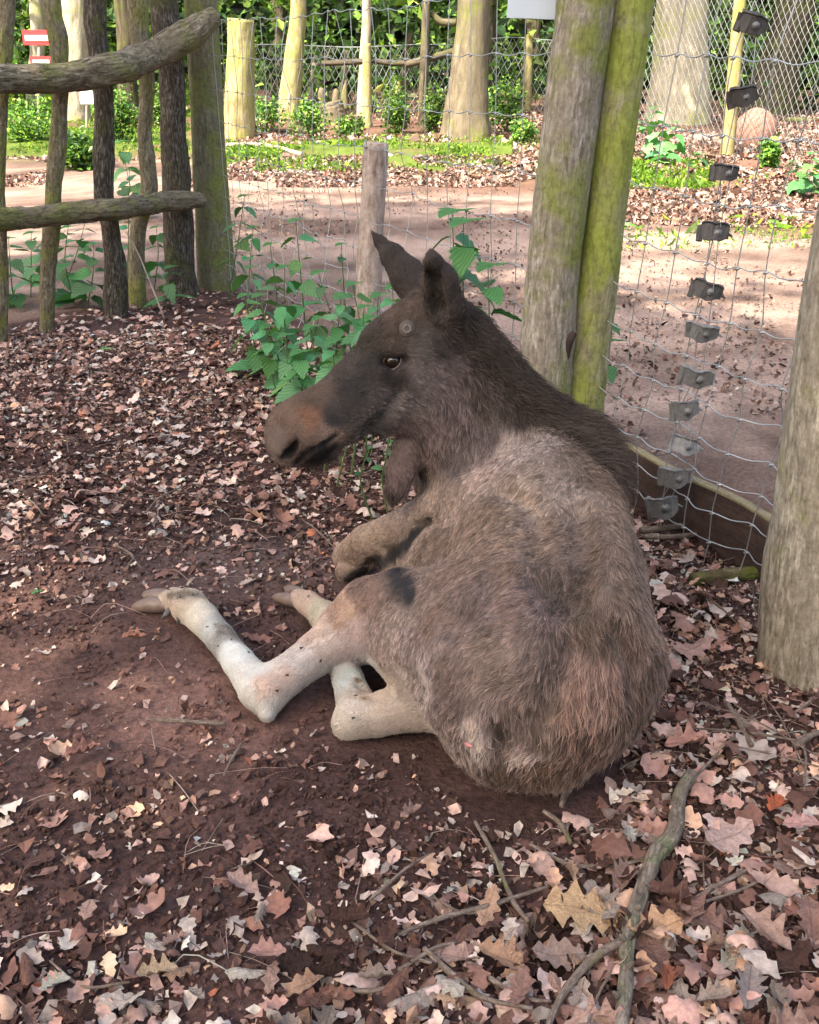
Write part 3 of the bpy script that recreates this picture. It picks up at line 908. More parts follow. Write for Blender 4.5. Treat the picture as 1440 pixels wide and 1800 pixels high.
# coat: colour with the shade of hollows painted in, hair length (cm), lay of the hair in the picture plane, lift
COAT = [
 # head
 (490, 770, (122, 106, 101), .3, (.8, -.6)), (505, 740, (108, 86, 75), .5, (.9, -.5)), (545, 740, (128, 92, 74), .7, (.9, -.5)),
 (520, 775, (95, 78, 72), .35, (.9, -.4)), (575, 765, (158, 130, 116), .7, (.9, -.3)), (560, 800, (36, 31, 31), .6, (.9, .1)), (590, 735, (66, 61, 61), .7, (.9, -.5)),
 (545, 700, (92, 76, 66), .6, (.9, -.5)), (600, 640, (72, 63, 60), .8, (.9, -.5)), (620, 690, (60, 56, 58), .8, (.9, -.5)), (650, 740, (82, 76, 76), 1.0, (.9, -.3)),
 (640, 770, (96, 88, 86), 1.2, (.9, 0)), (650, 600, (64, 56, 52), .8, (.8, -.6)), (660, 640, (50, 45, 45), .6, (.8, -.4)), (690, 600, (74, 60, 54), .8, (.6, -.6)),
 (690, 665, (52, 45, 44), .6, (.9, .2)), (715, 545, (88, 72, 62), 1.6, (.4, -.9)), (740, 520, (78, 62, 54), 2.0, (.5, -.8)), (750, 600, (96, 86, 82), 1.2, (.8, .1)),
 (740, 660, (124, 112, 108), 1.6, (.8, .4)), (700, 710, (112, 102, 98), 1.5, (.9, .3)), (720, 750, (112, 96, 92), 1.8, (.7, .6)), (780, 600, (70, 62, 62), 1.4, (.7, .4)),
 (690, 690, (90, 83, 83), 1.2, (.9, .2)), (770, 660, (118, 104, 100), 2.2, (.7, .7)),
 # ears
 (752, 490, (92, 80, 76), 1.1, (-.2, -1)), (775, 470, (60, 52, 50), .7, (-.2, -1)), (795, 520, (70, 62, 60), .8, (-.3, -1)), (768, 540, (58, 50, 47), 1.2, (0, -1)),
 (700, 480, (66, 58, 56), .6, (-.6, -.9)), (668, 430, (64, 56, 54), .6, (-.6, -.9)),
 # neck
 (830, 570, (58, 48, 44), 3.0, (.8, .5)), (860, 620, (60, 50, 46), 3.5, (.7, .8)), (900, 650, (58, 48, 44), 4.0, (.7, .8)), (850, 690, (84, 72, 68), 3.0, (.3, 1)),
 (800, 710, (118, 102, 98), 3.0, (.2, 1)), (770, 770, (125, 108, 104), 3.0, (.2, 1)), (800, 820, (104, 92, 88), 3.2, (.2, 1)), (850, 780, (112, 98, 94), 3.0, (.1, 1)),
 (920, 720, (62, 52, 48), 3.5, (.4, 1)), (970, 700, (54, 44, 41), 4.5, (.9, .6)), (1020, 725, (56, 46, 42), 5.5, (1, .5)), (1060, 780, (60, 49, 45), 5.0, (.8, .9)),
 (705, 830, (140, 118, 112), 1.6, (0, 1)), (700, 800, (132, 112, 106), 1.6, (0, 1)), (692, 875, (96, 80, 76), 2.6, (0, 1)), (742, 840, (96, 84, 80), 1.6, (0.1, 1)), (790, 850, (140, 124, 116), 1.6, (-.5, .9)),
 # shoulder and trunk
 (900, 790, (174, 156, 144), 2.2, (-.3, 1)), (960, 770, (158, 142, 131), 2.4, (-.1, 1)), (1020, 790, (92, 78, 70), 2.6, (.2, 1)), (840, 840, (170, 150, 138), 2.0, (-.7, .8)),
 (1060, 850, (96, 80, 72), 2.6, (.3, 1)), (1000, 870, (154, 136, 122), 2.2, (-.3, 1)), (920, 870, (160, 140, 124), 2.2, (-.8, .5)), (860, 900, (128, 108, 94), 2.2, (-.8, .6)),
 (1090, 930, (122, 104, 92), 2.4, (.3, 1)), (1020, 950, (120, 102, 90), 2.2, (-.6, .8)), (930, 960, (132, 112, 98), 2.2, (-.9, .5)), (860, 1000, (124, 104, 92), 2.2, (-.9, .5)),
 (800, 960, (126, 107, 96), 2.0, (-.8, .7)), (1070, 1020, (118, 100, 88), 2.6, (-.2, 1)), (1110, 1020, (126, 106, 94), 2.4, (.4, 1)), (990, 1050, (88, 74, 68), 2.6, (-.3, 1)),
 (920, 1060, (126, 106, 98), 2.2, (-.9, .5)), (840, 1080, (120, 102, 95), 2.0, (-.9, .5)), (1050, 1110, (98, 82, 74), 2.8, (.2, 1)), (1130, 1110, (122, 102, 92), 2.6, (.4, 1)),
 (960, 1140, (112, 95, 88), 2.6, (-.5, .9)), (880, 1160, (126, 108, 98), 2.2, (-.8, .6)), (1050, 1190, (150, 122, 110), 3.6, (.1, 1)), (1020, 1250, (146, 118, 104), 3.8, (.05, 1)),
 (1130, 1190, (110, 92, 84), 3.0, (.2, 1)), (1110, 1270, (112, 94, 84), 3.0, (0, 1)), (960, 1220, (112, 94, 84), 3.2, (-.2, 1)), (950, 1290, (122, 102, 90), 3.6, (-.1, 1)),
 (890, 1290, (96, 84, 80), 3.0, (-.3, 1)), (835, 1285, (172, 156, 150), 2.6, (-.5, .9)), (840, 1320, (150, 132, 124), 2.6, (-.3, 1)), (925, 1320, (160, 142, 136), 2.8, (-.6, .8)),
 (960, 1350, (112, 90, 78), 3.2, (-.3, 1)), (1040, 1320, (118, 96, 84), 3.4, (-.1, 1)), (880, 1350, (94, 78, 70), 2.6, (-.2, 1)), (800, 1240, (122, 106, 100), 2.0, (-.7, .7)),
 (745, 1195, (160, 146, 142), 1.4, (-.5, .8)), (720, 1150, (150, 134, 128), 1.4, (-.7, .7)), (790, 1180, (128, 110, 102), 1.8, (-.8, .6)), (770, 1080, (128, 108, 98), 1.6, (-.9, .5)),
 # groin and belly patches of bare dark skin
 (640, 1025, (120, 98, 88), 1.0, (-.8, .6)), (800, 1000, (128, 106, 94), 1.8, (-.9, .5)),
 (760, 1000, (126, 108, 98), 1.6, (-.9, .5)), (680, 1040, (128, 108, 98), 1.4, (-.9, .5)), (750, 960, (124, 106, 95), 2.0, (-1, .3)),
 # near hind leg
 (640, 1050, (134, 108, 96), 1.2, (-.9, .6)), (600, 1070, (162, 132, 116), 1.0, (-.8, .7)), (620, 1110, (196, 172, 162), 1.0, (-.8, .6)), (580, 1130, (200, 182, 176), .9, (-.8, .6)),
 (560, 1110, (205, 180, 168), .8, (-.8, .6)), (530, 1170, (208, 196, 192), .8, (-.8, .6)), (620, 1140, (190, 172, 166), 1.0, (-.8, .6)), (660, 1130, (160, 142, 134), 1.2, (-.8, .6)),
 (490, 1200, (214, 196, 184), .6, (-.7, .7)), (460, 1220, (216, 210, 207), .6, (-.5, .7)), (468, 1255, (206, 200, 194), .6, (-.4, .8)), (440, 1180, (220, 217, 214), .5, (-.6, -.8)),
 (410, 1140, (222, 223, 222), .5, (-.6, -.8)), (375, 1100, (220, 221, 219), .5, (-.6, -.8)), (345, 1075, (212, 204, 192), .5, (-.8, -.6)), (395, 1088, (104, 100, 98), .5, (-.6, -.8)),
 (365, 1052, (118, 112, 106), .5, (-.8, -.6)), (320, 1050, (190, 174, 158), .5, (-1, 0)), (300, 1058, (200, 180, 166), .5, (-1, 0)), (425, 1118, (150, 146, 142), .5, (-.6, -.8)),
 # other hind leg
 (720, 1240, (184, 168, 160), .9, (-.9, .2)), (660, 1220, (196, 176, 160), .8, (-.9, .3)), (612, 1262, (208, 196, 186), .6, (-.6, .6)), (640, 1275, (198, 182, 172), .7, (-.9, .2)),
 (612, 1185, (186, 192, 188), .5, (-.3, -.9)), (560, 1070, (190, 178, 160), .5, (-.8, -.6)), (530, 1052, (196, 172, 158), .5, (-.9, -.4)),
 # fore leg
 (612, 965, (156, 134, 122), .8, (-.5, .9)), (650, 935, (166, 144, 130), .9, (-.8, .6)), (720, 905, (170, 150, 136), 1.0, (-.8, .6)), (760, 880, (170, 150, 136), 1.0, (-.8, .6)), (790, 870, (168, 148, 135), 1.6, (-.8, .7)),
]
CP_, CC_, CL_, CD_ = [], [], [], []
for px, py, c, L, d in COAT:
    if L > 1.5: L = L * .72
    if sum(c) > 270 and L > .9: c = (c[0] * .985, c[1] * .985, c[2] * 1.02)
    p, n = surf(px, py)
    CP_.append(p); CC_.append(lin(*c)); CL_.append(L * 0.01)
    v = ray(px + d[0] * 10, py + d[1] * 10) - ray(px, py)
    CD_.append(v / np.linalg.norm(v))
CP_, CC_, CL_, CD_ = map(np.array, (CP_, CC_, CL_, CD_))
COATK = 0.90
PAINT = []
def paint(pts, col, ln):
    q = [surf(x, y)[0] for x, y, r in pts]
    r = [RP(p[2], w_) for p, w_ in zip(pts, q)]
    if len(q) == 1: PAINT.append((q[0], q[0] + 1e-4, r[0], r[0], lin(*col), ln))
    for k in range(len(q) - 1):
        if np.linalg.norm(q[k] - q[k + 1]) < .12: PAINT.append((q[k], q[k + 1], r[k], r[k + 1], lin(*col), ln))
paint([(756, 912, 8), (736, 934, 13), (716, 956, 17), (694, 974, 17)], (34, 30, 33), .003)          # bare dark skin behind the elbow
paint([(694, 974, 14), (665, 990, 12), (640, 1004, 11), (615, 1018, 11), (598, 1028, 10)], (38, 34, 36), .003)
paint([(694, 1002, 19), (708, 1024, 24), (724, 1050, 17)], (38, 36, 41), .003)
paint([(497, 803, 6), (508, 797, 9), (517, 786, 8), (522, 776, 5)], (18, 14, 14), .001)
paint([(521, 813, 4), (533, 801, 5), (548, 791, 5), (568, 780, 5), (590, 765, 4)], (20, 16, 16), .001)  # nostril and mouth crease: shade of the carved recesses painted dark
paint([(548, 808, 13), (566, 800, 14), (585, 787, 10)], (36, 31, 31), .005)
paint([(766, 464, 9), (764, 485, 14), (765, 510, 15), (768, 532, 11)], (44, 38, 36), .010)
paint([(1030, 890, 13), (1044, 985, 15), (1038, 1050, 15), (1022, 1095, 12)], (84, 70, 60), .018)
paint([(975, 1030, 15), (992, 1060, 18)], (78, 66, 60), .018)  # shade of the flank hollow painted into the coat
paint([(674, 641, 10), (692, 634, 17), (712, 632, 8)], (32, 27, 26), .002)
paint([(630, 1196, 7)], (120, 92, 58), .005); paint([(640, 1228, 5)], (130, 102, 66), .005)
paint([(300, 1046, 9), (318, 1044, 11), (345, 1046, 10)], (110, 100, 92), .005)
paint([(390, 1078, 8), (410, 1098, 9), (436, 1124, 8), (458, 1142, 6)], (120, 112, 106), .005)
paint([(462, 1205, 20), (500, 1188, 16)], (205, 178, 164), .007)
paint([(600, 1045, 12), (612, 1075, 15), (592, 1098, 9)], (176, 146, 128), .008)
paint([(828, 1275, 12), (836, 1300, 15), (842, 1318, 10)], (205, 188, 182), .018)
paint([(905, 1330, 14), (935, 1322, 15)], (180, 160, 154), .02)
paint([(738, 1170, 9), (748, 1200, 11), (752, 1225, 9)], (176, 162, 158), .012)
def coat(P):
    C = np.zeros((len(P), 3)); L = np.zeros(len(P)); D = np.zeros((len(P), 3))
    for s in range(0, len(P), 20000):
        q = P[s:s + 20000] + 0.014 * np.stack([fbm(P[s:s + 20000] * 22 + k * 31, 3) for k in range(3)], -1)
        d2 = ((q[:, None, :] - CP_[None]) ** 2).sum(-1) + 8e-5
        w = d2 ** -2.0
        w /= w.sum(1)[:, None]
        C[s:s + 20000] = w @ CC_; L[s:s + 20000] = w @ CL_; D[s:s + 20000] = w @ CD_
    # darker and barer skin with shapes of their own, and shade painted into recesses and creases
    for a, b, ra, rb, col, ln in PAINT:
        ab = b - a
        t = np.clip(((P - a) @ ab) / max(ab @ ab, 1e-9), 0, 1)
        e = np.sqrt(((P - a - t[:, None] * ab) ** 2).sum(1)) / (ra + (rb - ra) * t) + 0.75 * min(1, max(ra, rb) / .016) * fbm(P * 48, 4)
        m = 1 / (1 + np.exp((e - 1) * 4.5))
        C = C * (1 - m[:, None]) + np.array(col)[None] * m[:, None] / COATK
        L = L * (1 - m) + ln * m
    return C * COATK, L, D

bc, bl, _ = coat(BV)
mott = 1 + 0.25 * fbm(BV * 60, 3)[:, None] + np.clip(fbm(BV * 26 + 3, 4), -.5, .5)[:, None] * np.array([.10, .16, .20])
moose = empty('moose', (float(rump[0]), float(rump[1]), 0))
tag(moose, 'young brown moose lying on bare soil, head turned left, pale legs folded', 'moose')

M_skin = attr_mat('moose_hide', 0.75, 0.25, 0.12, 160, 0.0012)
und = np.where((bc.mean(1) > .3)[:, None], .72, .72)
body = put(mesh_np('body', BV, BF, M_skin, cols=bc * mott * und), moose)

# ---- hair as curves, in three coats
def hair_mat(name, rough=0.5, spec=0.25, sheen=0.0):
    m, nt, b = mat_base(name, rough, spec)
    at = N(nt, 'ShaderNodeAttribute', attribute_name='Col')
    hi_ = N(nt, 'ShaderNodeHairInfo')
    g = ramp(nt, hi_.outputs['Intercept'], [(0.0, (.38, .36, .34)), (.45, (.85, .85, .85)), (1.0, (1.35, 1.33, 1.3))])  # roots darkened, tips lightened: depth shading painted into the hair
    nt.links.new(mixc(nt, 1.0, at.outputs['Color'], g, 'MULTIPLY'), b.inputs['Base Color'])
    return m
M_hair = hair_mat('moose_hair')

def make_hair(name, P, Nn, D, L, C, rad, parent, lift=0.4, npt=5, droop=0.25, swirl=0.35, clump=0):
    n = len(P)
    t = D - Nn * (D * Nn).sum(1)[:, None]
    t /= np.linalg.norm(t, axis=1)[:, None] + 1e-6
    b = np.cross(Nn, t)
    q = P * 16
    w1 = fbm(q, 2); w2 = fbm(P * 75 + 5, 2)
    ang = swirl * (1.3 * w1 + 1.1 * w2) * 1.6 + rng.normal(0, 0.13, n)
    t = t * np.cos(ang)[:, None] + b * np.sin(ang)[:, None]
    L = L * rng.uniform(0.6, 1.25, n)
    lf = lift * rng.uniform(0.4, 1.5, n) * (1 + 0.8 * fbm(P * 45 + 9, 2))
    bendd = rng.normal(0, 0.14, (n, 3))
    pos = np.zeros((n, npt, 3))
    for k in range(npt):
        s = k / (npt - 1)
        pos[:, k] = P + (L * s)[:, None] * (t + Nn * (lf * (1 - 0.45 * s))[:, None] + bendd * s) + np.array([0, 0, -1.0]) * (droop * L * s * s)[:, None]
    if clump:
        # tufts: hairs lean together towards the tip of the nearest guide
        from mathutils.kdtree import KDTree
        m = max(10, int(n / clump)); g = rng.choice(n, m, replace=False)
        kd = KDTree(m)
        for j, gi in enumerate(g): kd.insert(P[gi], j)
        kd.balance()
        near = np.array([g[kd.find(p)[1]] for p in P])
        amt = 0.75 * np.clip(L / 0.012, 0, 1)
        for k in range(1, npt):
            s = k / (npt - 1)
            pos[:, k] += (pos[near, k] - P[near] * 0.0 - pos[:, k]) * (amt * s ** 1.5)[:, None] * 0.8
        C = C * np.interp(_hash(near, near * 3, near * 7), [0, 1], [.60, 1.48])[:, None] ** (np.clip((L - .006) / 0.010, 0.1, 1))[:, None]
    pos[:, :, 2] = np.maximum(pos[:, :, 2], 0.003)
    cu = bpy.data.hair_curves.new(name)
    cu.add_curves([npt] * n)
    cu.attributes['position'].data.foreach_set('vector', pos.astype(np.float32).ravel())
    ra = cu.attributes.get('radius') or cu.attributes.new('radius', 'FLOAT', 'POINT')
    prof = np.interp(np.linspace(0, 1, npt), [0, .5, 1], [1, .8, .15])
    ra.data.foreach_set('value', np.tile(prof * rad, n).astype(np.float32) if np.isscalar(rad) else (rad[:, None] * prof).astype(np.float32).ravel())
    ca = cu.attributes.new('Col', 'FLOAT_COLOR', 'CURVE')
    c = np.ones((n, 4), dtype=np.float32); c[:, :3] = np.clip(C, 0, 1)
    ca.data.foreach_set('color', c.ravel())
    cu.materials.append(M_hair)
    o = bpy.data.objects.new(name, cu)
    COL.objects.link(o)
    put(o, parent)
    o['kind'] = 'stuff'
    return o

fa = np.linalg.norm(np.cross(BV[BF[:, 2]] - BV[BF[:, 0]], BV[BF[:, 3]] - BV[BF[:, 1]]), axis=1) * 0.5
fl = bl[BF].mean(1)
fcen = BV[BF].mean(1)
zz = np.clip((fcen[:, 2] - 0.004) / 0.01, 0, 1)
w = fa * (np.maximum(fl, .003) / 0.015) ** -0.75 * zz
# fewer hairs on the side turned away
fn_ = BN[BF].mean(1)
tocam = np.array([0, 0, CAM_H]) - fcen; tocam /= np.linalg.norm(tocam, axis=1)[:, None]
w = w * np.where((fn_ * tocam).sum(1) > -0.25, 1, 0.25)
NH = 240000
fi = rng.choice(len(BF), NH, p=w / w.sum())
uv = rng.random((NH, 2))
Q = BV[BF[fi]]
HP = (Q[:, 0] * (1 - uv[:, :1]) + Q[:, 1] * uv[:, :1]) * (1 - uv[:, 1:]) + (Q[:, 3] * (1 - uv[:, :1]) + Q[:, 2] * uv[:, :1]) * uv[:, 1:]
HN = BN[BF[fi]].mean(1); HN /= np.linalg.norm(HN, axis=1)[:, None]
hc, hl, hd = coat(HP)
# keep hair out of the eye, nostril and mouth
eye_p, eye_n = surf(691, 634)
nos_p, _ = surf(510, 790)
ok = (np.linalg.norm(HP - eye_p, axis=1) > RP(15, eye_p)) & (hl > .0016)
HP, HN, hc, hl, hd = HP[ok], HN[ok], hc[ok], hl[ok], hd[ok]
# agouti hair: dark and pale banded strands in streaks
st = fbm(HP * np.array([120, 120, 120]), 2)
br = (1 + 0.30 * fbm(HP * 35, 3) + 0.35 * st) * rng.uniform(0.65, 1.4, len(HP))
pale = (hc.mean(1) > 0.3)
br = np.where(pale, 1 + (br - 1) * 0.25, br)
tint = rng.uniform(-1, 1, len(HP))[:, None] * np.array([0.06, 0.0, -0.07])
hpx, hpy = to_px(HP)
legm = pale & (hl < .0125) & (hpx < 770) & (hpy > 1010)
hcol = hc * br[:, None] * (1 + tint)
hcol[legm] *= (0.80 * rng.uniform(.78, 1.15, int(legm.sum())))[:, None] * (1 + .14 * fbm(HP[legm] * 55, 4)[:, None] * np.array([.6, 1, 1.2]))
hrad = 0.00036 + 0.00026 * np.clip(hl / 0.02, 0, 1)
make_hair('coat_hair', HP[~legm], HN[~legm], hd[~legm], hl[~legm], hcol[~legm], hrad[~legm], moose, 0.30, clump=9)
M_hair_main = M_hair
M_hair, nt, b = mat_base('pale_leg_hair', .55, .2)
at = N(nt, 'ShaderNodeAttribute', attribute_name='Col'); g = ramp(nt, N(nt, 'ShaderNodeHairInfo').outputs['Intercept'], [(0.0, (.72, .70, .68)), (.5, (.95, .95, .95)), (1.0, (1.08, 1.08, 1.08))])  # milder painted depth for the legs: darker roots, lighter tips
nt.links.new(mixc(nt, 1.0, at.outputs['Color'], g, 'MULTIPLY'), b.inputs['Base Color'])
make_hair('leg_hair', HP[legm], HN[legm], hd[legm], hl[legm] * .9, hcol[legm], hrad[legm], moose, 0.26, swirl=.18, clump=5)
M_hair = M_hair_main
# mane: longer dark hair along the crest and the withers
mp, mn, mc, md, ml = [], [], [], [], []
crest = [(836, 575), (866, 605), (900, 645), (930, 680), (965, 712), (1000, 735), (1028, 750), (1050, 775), (1064, 810)]
cr = catmull([list(surf(x, y)[0]) for x, y in crest], 200)
for i in range(11000):
    k = rng.integers(0, 200)
    p = cr[k] + rng.normal(0, 1, 3) * np.array([.022, .035, .022])
    hit, n, _, _ = bvh.find_nearest(Vector(p))
    mp.append(hit); mn.append(n)
    s = k / 199
    mc.append(np.array([0.05, 0.036, 0.03]) * rng.uniform(.5, 1.8)); ml.append(0.022 + 0.050 * s ** 1.5 * rng.uniform(.4, 1.1))
    md.append(np.array([0.85, 0.25 * rng.normal(), -0.45 + .35 * s]) + rng.normal(0, .25, 3))
make_hair('mane', np.array(mp), np.array(mn), np.array(md), np.array(ml), np.array(mc), 0.00055, moose, 0.75, 6, 0.30, 0.3)
# long pale guard hairs scattered over the rump
sel = rng.choice(len(HP), 5000, p=(lambda q: q / q.sum())(np.where((hl > 0.017), 1.0, 0.02)))
make_hair('guard_hair', HP[sel], HN[sel], hd[sel] + rng.normal(0, .3, (5000, 3)), hl[sel] * 1.25, np.clip(hc[sel] * 1.7 + 0.03, 0, .6), 0.0004, moose, 0.4, 6, 0.2, 0.7)

# ---- eye, lids, antler bud, hooves
m_eye, nt, b = mat_base('eye', 0.08, 0.6)
b.inputs['Base Color'].default_value = (0.012, 0.006, 0.004, 1)
m_lid = plain_mat('eyelid_skin', (0.06, 0.043, 0.04), 0.5, nscale=300, bumpd=0.0005)
m_bud = plain_mat('velvet_bud', (0.075, 0.06, 0.055), 0.8, nscale=300, bumpd=0.0008)
m_hoof = plain_mat('hoof_horn', (0.15, 0.105, 0.09), 0.45, nscale=60, bumpd=0.002, var=.6)
m_hoofd = plain_mat('dewclaw_horn', (0.08, 0.075, 0.07), 0.5, nscale=90)

def sphere(c, r, sc=(1, 1, 1), nu=24, nv=14, R=None):
    th = np.linspace(0, 2 * math.pi, nu, endpoint=False); ph = np.linspace(0.02, math.pi - 0.02, nv)
    V = np.stack([np.outer(np.sin(ph), np.cos(th)), np.outer(np.sin(ph), np.sin(th)), np.repeat(np.cos(ph)[:, None], nu, 1)], -1).reshape(-1, 3) * r * np.array(sc)
    if R is not None: V = V @ np.array(R).T
    idx = np.arange(nu * nv).reshape(nv, nu)
    F = np.stack([idx[:-1], idx[1:], np.roll(idx, -1, 1)[1:], np.roll(idx, -1, 1)[:-1]], -1).reshape(-1, 4)
    return V + np.asarray(c), F
def frame(n):
    return np.array(Vector(n).to_track_quat('Z', 'Y').to_matrix())
re_ = RP(14.5, eye_p)
eye_n = eye_n * .5 + np.array([-.15, -.5, .1]); eye_n /= np.linalg.norm(eye_n)
V, F = sphere(eye_p + eye_n * re_ * 0.0, re_)
eye = put(mesh_np('eye', V, F, m_eye), moose)
R = frame(eye_n)
def ring(c, n, ra, rb, rr, mat, name, wob=0.0, flat=1.0):
    n = np.asarray(n); P = []
    ax = ray(700, 630) - ray(670, 650); ax = ax - n * np.dot(ax, n); ax /= np.linalg.norm(ax)
    R = np.stack([ax, np.cross(n, ax), n], 1)
    for a in np.linspace(0, 2 * math.pi, 33):
        P.append(np.asarray(c) + R @ np.array([math.cos(a) * ra, math.sin(a) * rb, wob * math.cos(2 * a)]))
    V, F, _ = tube(P, [rr], 8, 66, cap=False)
    return put(mesh_np(name, V, F, mat), moose)
ring(eye_p + eye_n * re_ * .55, eye_n, re_ * 1.12, re_ * .90, re_ * .16, m_lid, 'eyelid', -re_ * .22)
ring(eye_p + eye_n * re_ * .30, eye_n, re_ * 1.45, re_ * 1.2, re_ * .24, plain_mat('eyelid_fold', (0.085, 0.06, 0.055), 0.7, nscale=300), 'eyelid', -re_ * .3)
for px, py, r in ((716, 578, 15),):
    p, n = surf(px, py)
    rb = RP(r, p)
    n = n * 0.6 + np.array([0, -.4, .05]); n /= np.linalg.norm(n)
    V, F = sphere(p, rb, (1, 1, .46), 24, 14, frame(n))
    bud = put(mesh_np('antler_bud', V, F, m_bud), moose)
    P = [p + n * rb * .45 + frame(n) @ np.array([math.cos(a) * rb * .42, math.sin(a) * rb * .42, 0]) for a in np.linspace(0, 2 * math.pi, 25)]
    V, F, _ = tube(P, [rb * .13], 6, 48, cap=False)
    put(mesh_np('bud_ring', V, F, plain_mat('bud_ring', (0.16, 0.135, 0.125), 0.7, nscale=300)), moose)
def hoof(base, tip, up, r, off):
    """one pointed claw of a cloven hoof"""
    base, tip = np.asarray(base), np.asarray(tip)
    d = tip - base; side = np.cross(d, np.array([0, 0, 1.])); side /= np.linalg.norm(side)
    b0 = base + side * off; t0 = tip + side * off * 1.25 + np.array([.006 if off > 0 else -.002, 0, .010 if off > 0 else -.004])
    mid_ = (b0 + t0) / 2 + np.array([0, 0, r * .15])
    V, F, X = tube([b0, b0 * .5 + mid_ * .5, mid_, t0 * .7 + mid_ * .3, t0], [r * .80, r, r * .95, r * .62, r * .22], 14, 26, 0.05, 60)
    return V, F, X
for (bx, by, tx, ty, r) in ((302, 1058, 241, 1058, 23), (536, 1056, 489, 1043, 19)):
    B, T_ = AZ(bx, by, .028), AZ(tx, ty, .014)
    rr = RP(r, B) * .85
    for s in (-1, 1):
        V, F, X = hoof(B, T_, 1, rr * .78, s * rr * .55)
        put(mesh_np('hoof', V, F, m_hoof, vec=X), moose)
for (ax, ay, bx, by) in ((300, 1072, 284, 1088), (318, 1080, 312, 1096), (560, 1082, 552, 1096)):
    V, F, X = tube([AZ(ax, ay, .035), AZ((ax + bx) / 2, (ay + by) / 2, .03), AZ(bx, by, .018)], [.009, .008, .002], 10, 10)
    put(mesh_np('dewclaw', V, F, m_hoofd, vec=X), moose)
# small pink graze on the seat bone, ringed by pale hair
p, n = surf(833, 1300)
V, F = sphere(p + n * 0.016, 0.010, (1.0, .35, .35), 14, 8, frame(n))
put(mesh_np('graze', V, F, plain_mat('raw_skin', (0.42, 0.16, 0.16), 0.4)), moose)
# flies
m_fly = plain_mat('fly', (0.01, 0.01, 0.012), 0.3)
fv, ff = join([sphere((0, 0, 0.0016), 0.0020, (1.5, .8, .7), 8, 6), sphere((0.003, 0, 0.0016), 0.0014, (1, 1, 1), 8, 5), sphere((-.002, .0016, 0.0028), 0.0018, (1.5, .6, .12), 8, 5), sphere((-.002, -.0016, 0.0028), 0.0018, (1.5, .6, .12), 8, 5)])
fly0 = None
for x, y, lb in [(340, 1050, 'on the bend of the outstretched fetlock'), (368, 1105, 'uppermost on the front of the outstretched cannon'), (388, 1138, 'lower left on the outstretched cannon'), (408, 1129, 'in the middle of the outstretched cannon'),
        (436, 1152, 'on the cannon close to the hock bend'), (320, 1052, 'on the outstretched pastern'), (530, 1141, 'uppermost on the near shank'), (503, 1188, 'in the middle of the near shank'), (622, 1262, 'on the point of the tucked hock'),
        (626, 1228, 'on the tucked leg above the hock'), (462, 1165, 'in the inner bend of the near hock'), (562, 1160, 'on the near shank towards the stifle'), (484, 1214, 'lowest on the near shank above the heel'), (545, 1052, 'on the pastern of the tucked leg'), (300, 1040, 'closest to the outstretched hoof')]:
    p, n = surf(x, y)
    if fly0 is None:
        o = fly0 = mesh_np('fly', fv, ff, m_fly)
    else:
        o = fly0.copy(); COL.objects.link(o)
    o.location = p + n * 0.006
    o.rotation_euler = (Vector(n).to_track_quat('Z', 'Y') @ Matrix.Rotation(random.random() * 6, 4, 'Z').to_quaternion()).to_euler()
    tag(o, 'tiny black fly ' + lb, 'fly', 'flies on the moose legs')
# ------------------------------------------------------------------ foliage tools
def quads(C, Nn, S, col, asp=0.6, fold=0.25):
    """many small folded leaves: centres, normals, sizes -> V, F, vertex colours"""
    n = len(C)
    Nn = Nn / (np.linalg.norm(Nn, axis=1)[:, None] + 1e-9)
    a = np.cross(Nn, rng.normal(0, 1, (n, 3))); a /= np.linalg.norm(a, axis=1)[:, None] + 1e-9
    b = np.cross(Nn, a)
    S = S[:, None]
    V = np.stack([C - a * S, C + b * S * asp + Nn * S * fold, C + a * S, C - b * S * asp + Nn * S * fold], 1).reshape(-1, 3)
    F = np.arange(4 * n).reshape(n, 4)
    return V, F, np.repeat(col, 4, axis=0)

GREENS = np.array([[0.030, 0.075, 0.016], [0.055, 0.13, 0.022], [0.09, 0.19, 0.03], [0.14, 0.25, 0.04], [0.04, 0.10, 0.035]])
def greens(n, lightness=1.0, spread=0.35, P=None):
    c = GREENS[rng.integers(0, len(GREENS), n)] * lightness * rng.lognormal(0, spread, n)[:, None]
    if P is not None: c = c * (1 + 0.6 * fbm(P * 1.3, 2)[:, None])
    return np.clip(c, 0.004, 0.6)

def blob_pts(n, c, r, clumps=12, tight=0.35):
    """points bunched into clumps inside an ellipsoid"""
    c = np.asarray(c); r = np.asarray(r)
    d = rng.normal(0, 1, (clumps, 3)); d /= np.linalg.norm(d, axis=1)[:, None]
    cc = c + d * r * rng.uniform(.35, .95, (clumps, 1))
    k = rng.integers(0, clumps, n)
    return cc[k] + rng.normal(0, 1, (n, 3)) * r * tight * 0.6

